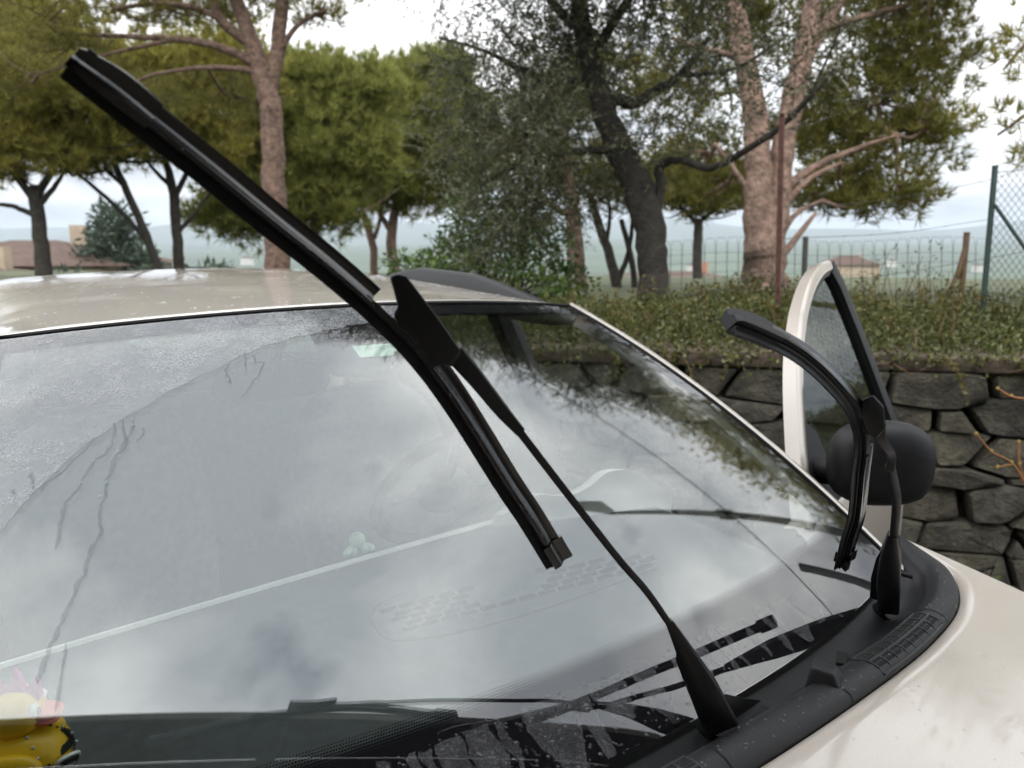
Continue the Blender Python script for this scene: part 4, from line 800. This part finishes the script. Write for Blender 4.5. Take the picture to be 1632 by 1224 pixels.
for C, rr, k in (((2.7, 4.9, 6.7), .55, .7), ((3.2, 4.4, 6.1), .75, .8), ((3.4, 4.4, 5.3), 1.0, 1.3), ((3.9, 3.9, 5.0), .9, 1.2), ((4.4, 3.1, 5.0), .75, .8), ((4.7, 2.6, 4.3), .6, .7), ((2.3, 5.2, 6.2), .6, .8), ((4.4, 3.6, 4.2), .8, 1.)):
    C = np.array(C); nt_ = int(560*k*rr*rr*3.2*.8); P, D_ = clump_pts(C, np.array([rr, rr, rr*.75]), nt_, .1); D_ = D_*.5+rng.normal(size=D_.shape)*.5+np.array([0, 0, -.3]); D_ /= np.linalg.norm(D_, axis=1, keepdims=True); m_ = 15; f = np.tile(np.linspace(0, 1, m_), nt_)[:, None]*.26
    Pl = np.repeat(P, m_, 0)+np.repeat(D_, m_, 0)*f; Dl = np.repeat(D_, m_, 0)*.7+rng.normal(size=(nt_*m_, 3))*.55; Dl /= np.linalg.norm(Dl, axis=1, keepdims=True); V, F = leaves(Pl, Dl, .058, .014); Vs.append(V); Fs.append(F+o); o += len(V)
    mb.tube(catmull([top_, (top_+C)/2+np.array([0, 0, .3]), C], 5), list(np.linspace(.05, .012, 11)), 7)
    for p, dd_ in list(zip(P, D_))[::4]: mb.tube([C+(p-C)*.3, p, p+dd_*.28], [.008, .004, .002], 3, caps=False)
mb.build('trunk', m_obark, oroot, oroot, smooth='all'); fast('crown', np.concatenate(Vs), np.concatenate(Fs), m_ol, oroot, oroot)
# ------------------------------------------------------------------ broad leaved bushes behind the roof, conifer, shrubs
m_twig0 = principled('scrub_twig', (.11, .075, .04), .9, .4, 30)
def bush(name, label, d, cl, mat, ln, wd, dens, stems, cat='bush', group=None, stemmat=None, zb=.8):
    C0 = at(cl[0][0], cl[0][1], d); root = empty(name, (C0[0], C0[1], .85), label, cat, group); Vs = []; Fs = []; o = 0; mb = MB()
    for px, py, rx, ry in cl:
        C = at(px, py, d); r = np.array([rx*d/FPX]*2+[ry*d/FPX]); n = int(dens*(r[0]*r[1]*r[2])**(2/3)*6); P, D_ = clump_pts(C, r, n, .2); D_ = D_+rng.normal(size=D_.shape)*.7; D_ /= np.linalg.norm(D_, axis=1, keepdims=True)
        V, F = leaves(P, D_, ln, wd); Vs.append(V); Fs.append(F+o); o += len(V)
        for _ in range(stems): e = C+rnd_dir(1)[0]*r*.8; s = np.array([C0[0]+random.uniform(-.2, .2), C0[1]+random.uniform(-.2, .2), zb]); kr = .45 if cat == 'plant' else 1; mb.tube([s, (s+e)/2+rng.normal(size=3)*.05, e], [.012*kr, .009*kr, .004*kr], 5)
    mb.build('stems', stemmat or m_obark, root, root); fast('foliage', np.concatenate(Vs), np.concatenate(Fs), mat, root, root); return root
bush('laurel_bush', 'dark glossy leaved bush rising behind the roof rail', 8.5, [(790, 375, 80, 60), (720, 410, 60, 40), (860, 400, 60, 55), (900, 450, 50, 40), (690, 430, 40, 25), (650, 425, 45, 28), (760, 340, 60, 50), (840, 340, 60, 50)], m_laurel, .085, .04, 620, 8)
bush('laurel_bush', 'bright green leafy sprigs showing just above the roof rail', 7., [(820, 430, 60, 20), (740, 415, 40, 16), (880, 465, 50, 28), (680, 425, 40, 18)], m_laurel2, .07, .035, 520, 5)
bush('young_shrub', 'green shrub at the foot of the two stemmed pine', 6.5, [(1185, 465, 35, 28), (1160, 485, 40, 25), (1225, 455, 22, 30)], m_laurel, .04, .018, 420, 8)
bush('cedar_tree', 'blue green conifer beside the brown roof at far left', 34, [(185, 405, 55, 40), (185, 370, 42, 35), (180, 345, 28, 25), (215, 425, 45, 25), (140, 425, 35, 25)], m_cedar, .45, .14, 70, 4, 'tree')
bush('roadside_shrubs', 'low scrub seen between the thin pine trunks at left', 26, [(330, 432, 50, 16), (250, 438, 50, 14), (100, 440, 40, 14)], m_cedar, .4, .12, 34, 4)
for i, (px, py, rx, ry, d, lb) in enumerate(((1405, 430, 30, 38, 5.6, 'thin leggy shrub in front of the mesh fence, left one'), (1468, 420, 34, 45, 5.8, 'taller leggy shrub in front of the mesh fence beside the leaning stick'), (1500, 450, 40, 30, 5.2, 'leafy scrub clump at the foot of the leaning stick'), (1350, 455, 40, 22, 5.4, 'low scrub clump right of the open door frame'))):
    bush('scrub_plant', lb, d, [(px, py, rx, ry)], leafmat('scrub_leaves_%d' % i, (.06, .07, .02), (.16, .16, .06), .3), .03, .014, 260, 10, 'plant', 'scrub along the fence', m_twig0)
# ------------------------------------------------------------------ creeping cover on top of the wall
m_cov = leafmat('creeper_leaves', (.035, .045, .010), (.16, .17, .05), .3, .45, .5)
def hgt(t, bk): return max(.03, .15+.10*math.sin(t*2.1+.6)*math.sin(t*.9+bk*1.3)+.07*math.sin(t*5.3+bk*4)*math.sin(t*3.1-bk*6)+.05*math.sin(t*13+bk*9)*math.sin(bk*11+t*4))*min(1, (bk+.12)/.35)+.10*min(1, max(0, bk-.3))
n = 62000; T_ = rng.uniform(-3.2, 4.2, n); Bk = rng.uniform(-.10, 1.7, n)**1.0; Hh = np.array([hgt(t, bk) for t, bk in zip(T_, Bk)]); Z = 1.0+Hh*.8*rng.random(n)**.6
edge_ = (Bk < .02); Z[edge_] -= rng.random(edge_.sum())**4*.12
P = WN[None]*(WS+Bk)[:, None]+WT[None]*T_[:, None]; P[:, 2] = Z; Dl = rng.normal(size=(n, 3))*.6+np.array([0, 0, .55])-WN*.35; Dl /= np.linalg.norm(Dl, axis=1, keepdims=True)
V, F = leaves(P, Dl, .030, .017); tag(fast('creeping_cover', V, F, m_cov), 'tangled small leaved creeper covering the top of the stone wall', 'creeper', kind='stuff')
m_twig = principled('dry_twig', (.12, .07, .035), .9, .4, 30); mb = MB()
for _ in range(420):
    t = random.uniform(-3, 4); bk = random.uniform(-.1, 1.2); p = wallpt(t, bk, .98); e = p+WT*random.uniform(-.2, .2)-WN*random.uniform(-.1, .15)+np.array([0, 0, hgt(t, bk)*random.uniform(.7, 1.4)]); mb.tube([p, (p+e)/2+rng.normal(size=3)*.04, e], [.003, .0025, .0015], 3, caps=False)
tag(mb.build('creeper_twigs', m_twig), 'dry brown stems tangled in the creeper on the wall', 'twigs', kind='stuff')
# taller sprays standing out of the cover and trailing over the coping
Vs = []; Fs = []; o = 0; mb = MB()
for i in range(230):
    t = random.uniform(-3, 4); trail = i < 34; bk = random.uniform(-.08, .0) if trail else random.uniform(.1, 1.5); p = wallpt(t, bk, 1.0 if trail else .98+hgt(t, bk)*.5)
    e = p+(WT*random.uniform(-.15, .15)-WN*random.uniform(.05, .1)+np.array([0, 0, -random.uniform(.04, .2)]) if trail else WT*random.uniform(-.12, .12)+WN*random.uniform(-.1, .1)+np.array([0, 0, random.uniform(.08, .24)]))
    m_ = (p+e)/2+(np.array([0, 0, .05])-WN*.05 if trail else rng.normal(size=3)*.03); c_ = catmull([p, m_, e], 7); mb.tube(c_, .0016, 3, caps=False); q = np.array(c_); q = np.repeat(q, 3, 0)+rng.normal(size=(len(c_)*3, 3))*.008
    D_ = rng.normal(size=q.shape)*.7+unit(e-p); D_ /= np.linalg.norm(D_, axis=1, keepdims=True); V, F = leaves(q, D_, .03, .015); Vs.append(V); Fs.append(F+o); o += len(V)
tag(fast('creeper_sprays', np.concatenate(Vs), np.concatenate(Fs), leafmat('spray_leaves', (.05, .05, .014), (.20, .18, .06), .35)), 'thin leafy sprays standing out of the creeper and trailing over the coping', 'creeper', kind='stuff')
tag(mb.build('spray_stems', m_twig), 'thin stems of the sprays above the wall', 'twigs', kind='stuff')
# orange brown bare sprigs in front of the wall at the right edge
m_spr = principled('orange_twig', (.22, .10, .035), .8, .3, 40)
for lb, d, segs in (('bare orange twig with buds in front of the big wall stone', 2.9, [[(1590, 620, 2), (1612, 632, 2.2), (1650, 640, 2.5), (1700, 660, 3)]]), ('branching bare orange twig in front of the lower wall stones', 2.8, [[(1556, 692, 1.5), (1580, 720, 2), (1612, 738, 2.4), (1640, 780, 3), (1690, 850, 4)], [(1624, 705, 1.5), (1625, 740, 2), (1632, 765, 2)], [(1590, 745, 1.2), (1612, 740, 2)]])):
    rt = empty('bare_twig', tuple(at(*segs[0][-1][:2], d)), lb, 'twig', 'bare twigs by the wall'); mb = MB()
    for s in segs: px_tube(mb, s, d, 5)
    mb.build('stem', m_spr, rt, rt); q = MB()
    for s in segs:
        for p in s[:-1]: q.ell(at(p[0], p[1]-1, d), (.006, .006, .008), 6, 5)
    q.build('buds', principled('bud_yellow', (.35, .24, .06), .8), rt, rt)
# ferns at the wall foot
bush('wall_fern', 'small green weed at the foot of the stone wall beyond the hood', 3.4, [(1560, 920, 34, 14), (1600, 935, 30, 12)], leafmat('weed_leaves', (.05, .09, .02), (.12, .18, .04), .3), .05, .014, 350, 3, 'weed', zb=0.)
# ================================================================== fences, posts, wires
m_rust = principled('rusted_iron', (.085, .036, .026), .9, .5, 30, .6, 120, .003); m_gpost = principled('green_painted_post', (.016, .04, .032), .6, .3, 20); m_dpost = principled('dark_metal_post', (.045, .045, .04), .7, .3, 20); m_wire = principled('galvanised_wire', (.05, .052, .05), .6, .3, 60, Metallic=.4); m_wood = principled('weathered_stick', (.10, .06, .035), .9, .4, 20)
def post(name, label, px, y0, y1, d, r, mat, group='fence posts on the wall terrace', angle=False):
    a = at(px[1], y1, d); b_ = at(px[0], y0, d); a = np.array([a[0], a[1], .85]) if a[2] > .85 else a; rt = empty(name, tuple(a), label, 'post', group); mb = MB()
    if angle:
        for ax in ((r*2, r*.35), (r*.35, r*2)): mb.prism([a+np.array([sx*ax[0]/2+ax[0]/2, sy*ax[1]/2+ax[1]/2, 0]) for sx, sy in ((-1, -1), (1, -1), (1, 1), (-1, 1))], [b_+np.array([sx*ax[0]/2+ax[0]/2, sy*ax[1]/2+ax[1]/2, 0]) for sx, sy in ((-1, -1), (1, -1), (1, 1), (-1, 1))])
    else: mb.tube([a, (a+b_)/2, b_], r, 10)
    mb.build('shaft', mat, rt, rt, smooth=True); MB().tube([b_, b_+[0, 0, .008]], r*1.05, 10).build('post_top', mat, rt, rt)
    return rt, a, b_
post('fence_post', 'tall rusty iron fence post in front of the two stemmed pine', (1247, 1243), 183, 500, 4.4, .012, m_rust, angle=True)
post('fence_post', 'short dark fence post between rusty post and car door', (1284, 1281), 378, 470, 8.4, .03, m_dpost)
post('fence_post', 'dark wooden stick post leaning among the scrub at right', (1541, 1533), 372, 470, 5.2, .02, m_wood)
mb = MB().tube([at(1505, 480, 5.2), at(1525, 440, 5.2), at(1538, 395, 5.2)], .015, 8); tag(mb.build('brace_stick', m_wood), 'slanting wooden stick leaning against the dark stick post', 'stick')
gp, ga, gb = post('fence_post', 'green metal post carrying the chain link fence at right', (1586, 1571), 266, 470, 4.6, .017, m_gpost)
MB().tube([at(1585, 326, 4.6), at(1640, 405, 4.55)], .011, 8).build('post_brace', m_gpost, gp, gp, smooth=True)
# chain link from the green post out of frame
cl = empty('chain_link_fence', tuple(at(1600, 470, 4.6)), 'diamond mesh chain link fence at the right edge behind green post', 'fence'); mb = MB()
A0, A1, A2, A3 = at(1580, 275, 4.6), at(1572, 480, 4.6), at(1900, 250, 4.3), at(1880, 520, 4.3); nw = 26
def cp(s, t): return (A0*(1-s)+A2*s)*(1-t)+(A1*(1-s)+A3*s)*t
for k in range(-14, nw+1):
    for sg in (1, -1):
        pts = []
        for j in range(0, 15):
            s = (k+(j if sg > 0 else 14-j))/nw; t = j/14
            if 0 <= s <= 1: pts.append(cp(s, t)+WN*(.003 if (j+k) % 2 else -.003))
        if len(pts) > 1: mb.tube(pts, .0016, 3, caps=False)
tag(mb.build('wire_mesh', m_wire, cl, cl), kind='stuff')
MB().tube([cp(s, 0) for s in np.linspace(0, 1, 6)], .002, 5).build('top_wire', m_wire, cl, cl)
# welded mesh fence with hooped top further back
mf = empty('mesh_fence', tuple(at(1300, 470, 8.5)), 'grey welded mesh fence with hooped top along the terrace edge', 'fence'); mb = MB(); x = 1050
while x < 1560:
    top = 392+4*math.sin(x*.02); p0 = at(x, 500, 8.5); p1 = at(x+2, top, 8.5); p2 = at(x+18, top, 8.5); p3 = at(x+17, 500, 8.5); pm = at(x+10, top-9, 8.5)
    mb.tube(catmull([p0, p1, pm, p2, p3], 3), .0024, 3, caps=False); x += 18
for y in (405, 420, 436, 452, 468): mb.tube([at(x_, y+3*math.sin(x_*.02), 8.5) for x_ in range(1050, 1561, 30)], .0022, 3, caps=False)
tag(mb.build('welded_wires', m_wire, mf, mf), kind='stuff')
# barbed strands
for lb, nodes in (('top barbed wire strand rising to the green post', [(1247, 330, 4.4), (1350, 325, 4.45), (1450, 312, 4.5), (1583, 285, 4.6), (1640, 262, 4.6)]), ('lower barbed wire strand sagging across the scrub', [(1090, 470, 4.5), (1247, 455, 4.4), (1400, 440, 4.45), (1536, 418, 4.5), (1640, 400, 4.5)]), ('middle barbed wire strand between rusty and green posts', [(1247, 380, 4.4), (1420, 372, 4.45), (1575, 350, 4.6)]), ('high barbed wire strand running out to the right edge', [(1247, 215, 4.4), (1420, 150, 4.5), (1640, 80, 4.6)])):
    p = catmull([at(*q) for q in nodes], 8); mb = MB().tube(p, .0014, 4)
    for a, b_ in zip(p[::2], p[1::2]): m_ = (a+b_)/2; e = rnd_dir(1)[0]*.014; mb.tube([m_-e, m_+e], .001, 3)
    tag(mb.build('barbed_wire', m_wire), lb, 'wire', 'barbed wire strands')

# ================================================================== houses
m_tile = principled('brown_roof_tiles', (.085, .052, .04), .9, .35, 3, .6, 8, .05); m_plas = principled('cream_plaster', (.42, .34, .25), .9, .15, 2); m_pinkp = principled('pink_plaster', (.44, .25, .17), .9, .15, 1); m_win = principled('dark_window', (.03, .03, .035), .3)
def house(label, px, d, wd, dp_, eave, ridge, mat, zb, rz, wins=3, roofm=None, group='houses down the slope'):
    c = at(px, 430, d); c = np.array([c[0], c[1], zb]); rt = empty('house', tuple(c), label, 'house', group); X = np.array([math.cos(rz), math.sin(rz), 0]); Y = np.array([-X[1], X[0], 0])
    MB().box(c+[0, 0, (eave-zb)/2], (wd, dp_, eave-zb), rz).build('wall', mat, rt, rt)
    e = [c*[1, 1, 0]+X*a*(wd/2+.5)+Y*b_*(dp_/2+.5)+[0, 0, eave] for a, b_ in ((-1, -1), (1, -1), (1, 1), (-1, 1))]; r_ = [c*[1, 1, 0]+X*a*max(.3, (wd-dp_)/2)+[0, 0, ridge] for a in (-1, 1)]
    rf = MB().add(e+r_, [(0, 1, 5, 4), (1, 2, 5), (2, 3, 4, 5), (3, 0, 4), (3, 2, 1, 0)]).build('roof', roofm or m_tile, rt, rt)
    n = c+X*wd*.2+[0, 0, ridge-c[2]]; MB().box(n+[0, 0, .2], (.6, .6, 1.0), rz).build('chimney', mat, rf, rt)
    for k in range(wins):
        q = c+X*wd*((k+.5)/wins-.5)-Y*(dp_/2+.03)+[0, 0, (eave-zb)*.62]; w_ = MB().box(q, (.9, .08, 1.2), rz).build('window', m_win, rt, rt); MB().box(q-[0, 0, .66]-Y*.05, (1.1, .16, .1), rz).build('window_sill', mat, w_, rt)
face = -YAW
house('low house with brown hipped roof at the far left', 60, 36, 10, 8, .65, 1.75, m_plas, -3, face+.15)
house('brown roofed annexe at the left edge below the hipped roof', -40, 30, 5, 4, .15, .75, m_plas, -3, face+.1, 2)
house('long pink plastered house seen past the olive trunk', 1075, 62, 12, 9, -1.4, -.6, m_pinkp, -8, face, 5)
house('cream house with pale roof far behind the open car door', 1350, 190, 13, 9, -3.5, -1.2, m_plas, -14, face-.2, 4)
house('small cream house just visible under the two stemmed pine', 1000, 75, 8, 8, -2.0, -1.2, m_plas, -9, face+.2, 3)
wh = principled('white_plaster', (.6, .57, .52), .9, .1, 1)
r3 = random.Random(11)
for px, d, zb, lb in ((160, 1100, -33, 'tiny pale valley house left of the slender pine trunks'), (350, 900, -34, 'tiny pale valley house just left of the big pine trunk'), (395, 1300, -30, 'tiny pale valley house touching the big pine trunk'), (1105, 1000, -34, 'tiny pale valley house by the thin straight pine trunk'), (1300, 900, -34, 'tiny pale valley house just right of the short dark post'), (1420, 1200, -32, 'tiny pale valley house behind the leggy shrubs'), (1560, 1000, -34, 'tiny pale valley house beside the green post')):
    house(lb, px, d, r3.uniform(14, 26), 11, zb+8, zb+11, wh, zb-4, face+r3.uniform(-.5, .5), 3, group='valley houses')
# ================================================================== street lamp, pole and cable that the windscreen mirrors
m_lamp = principled('grey_green_lamp_post', (.07, .08, .07), .6, .2, 10)
lb0 = np.array([6.4, .45, 0.]); lp = empty('street_lamp', tuple(lb0+[0, 0, .8]), 'tapered lamp post mirrored in the right half of the windscreen', 'street lamp')
MB().tube([lb0+[0, 0, .7], lb0+[0, 0, 3.5], lb0+[0, 0, 5.6], lb0+[0, 0, 7.9]], [.10, .085, .065, .04], 12).build('pole', m_lamp, lp, lp, smooth=True)
MB().box(lb0+[0, 0, 5.55], (.26, .2, .16)).build('cable_bracket', m_lamp, lp, lp, bevel=.02)
MB().prism([lb0+np.array(p) for p in ((-.02, -.05, 7.88), (-.02, .05, 7.88), (-.12, .30, 8.0), (-.5, .34, 8.22), (-.42, .12, 8.2))], [lb0+np.array(p)+[0, 0, .09] for p in ((-.02, -.05, 7.88), (-.02, .05, 7.88), (-.12, .30, 8.0), (-.5, .34, 8.22), (-.42, .12, 8.2))]).build('lamp_head', m_lamp, lp, lp, bevel=.02)
p2 = np.array([7.3, -.55, 0]); pl = empty('utility_pole', tuple(p2+[0, 0, .8]), 'plain pole mirrored low in the windscreen beside the right wiper', 'pole')
MB().tube([p2+[0, 0, .7], p2+[0, 0, 5.1]], [.10, .085], 12).build('pole', m_lamp, pl, pl, smooth=True); MB().tube([p2+[0, 0, 5.1], p2+[0, 0, 5.16]], .09, 12).build('pole_cap', m_lamp, pl, pl)
cb = catmull([lb0+[-10, 10.6, 5.6], lb0+[-5, 5.4, 5.42], lb0+[0, 0.05, 5.5], lb0+[4, -4.4, 5.55], lb0+[10, -11, 5.8]], 8)
tag(MB().tube(cb, .013, 6).build('overhead_cable', m_rub), 'black overhead cable mirrored as a thin diagonal line in the windscreen', 'cable')
# ================================================================== porch roof over the photographer, mirrored at the bottom of the windscreen
m_board = principled('dark_roof_boards', (.05, .034, .024), .8, .35, 6, .4, 40, .004); m_hw = principled('house_plaster', (.3, .26, .21), .9, .12, 2)
E0 = np.array([-1.25, .68, 3.5]); E1_ = np.array([1.75, -.85, 3.5]); ed = unit(E1_-E0); inn = unit(np.array([-ed[1]*-1, -ed[0], 0])); inn = np.array([ed[1], -ed[0], 0]); inn = inn if inn[1] < 0 else -inn
pr = empty('porch_roof', tuple((E0+E1_)/2+inn*3.2-[0, 0, 3.5]), 'dark boarded porch roof mirrored along the lower windscreen', 'porch roof')
S0 = E0-ed*2.5; LN = np.linalg.norm(E1_-E0)+3.2
for k in range(16):
    c = S0+ed*LN/2+inn*(.1+k*.2)+[0, 0, .35*(k*.2)/3.2]; MB().box(c, (LN, .19, .025), ax=(ed, unit(inn+[0, 0, .11]), unit(np.cross(ed, unit(inn+[0, 0, .11]))))).build('roof_board', m_board, pr, pr)
for s in (.5, 2.2, 3.9, 5.6): a = S0+ed*s-[0, 0, .08]; MB().tube([a, a+inn*3.2+[0, 0, .35]], .05, 6).build('rafter', m_board, pr, pr)
MB().box(S0+ed*LN/2+[0, 0, -.02], (LN, .04, .18), math.atan2(ed[1], ed[0])).build('fascia_board', m_board, pr, pr)
for s in (.2, LN-.2): a = S0+ed*s+inn*.3; MB().tube([a-[0, 0, 3.5], a-[0, 0, .1]], .06, 10).build('porch_post', m_board, pr, pr)
hw = S0+ed*LN/2+inn*3.3; tag(MB().box(hw*[1, 1, 0]+[0, 0, 2.1], (LN+3, .2, 4.2), math.atan2(ed[1], ed[0])).build('house_wall', m_hw), 'cream plastered house wall behind the photographer', 'wall')
# ================================================================== the air
k = NT('haze_air'); pv = k.n('ShaderNodeVolumePrincipled'); pv.inputs['Color'].default_value = (.80, .90, 1, 1); pv.inputs['Density'].default_value = .00017; pv.inputs['Anisotropy'].default_value = .2
k.l(pv.outputs[0], k.out.inputs['Volume'])
tag(MB().box((3500, 3500, 120), (36000, 36000, 420)).build('haze', k.m), kind='stuff')
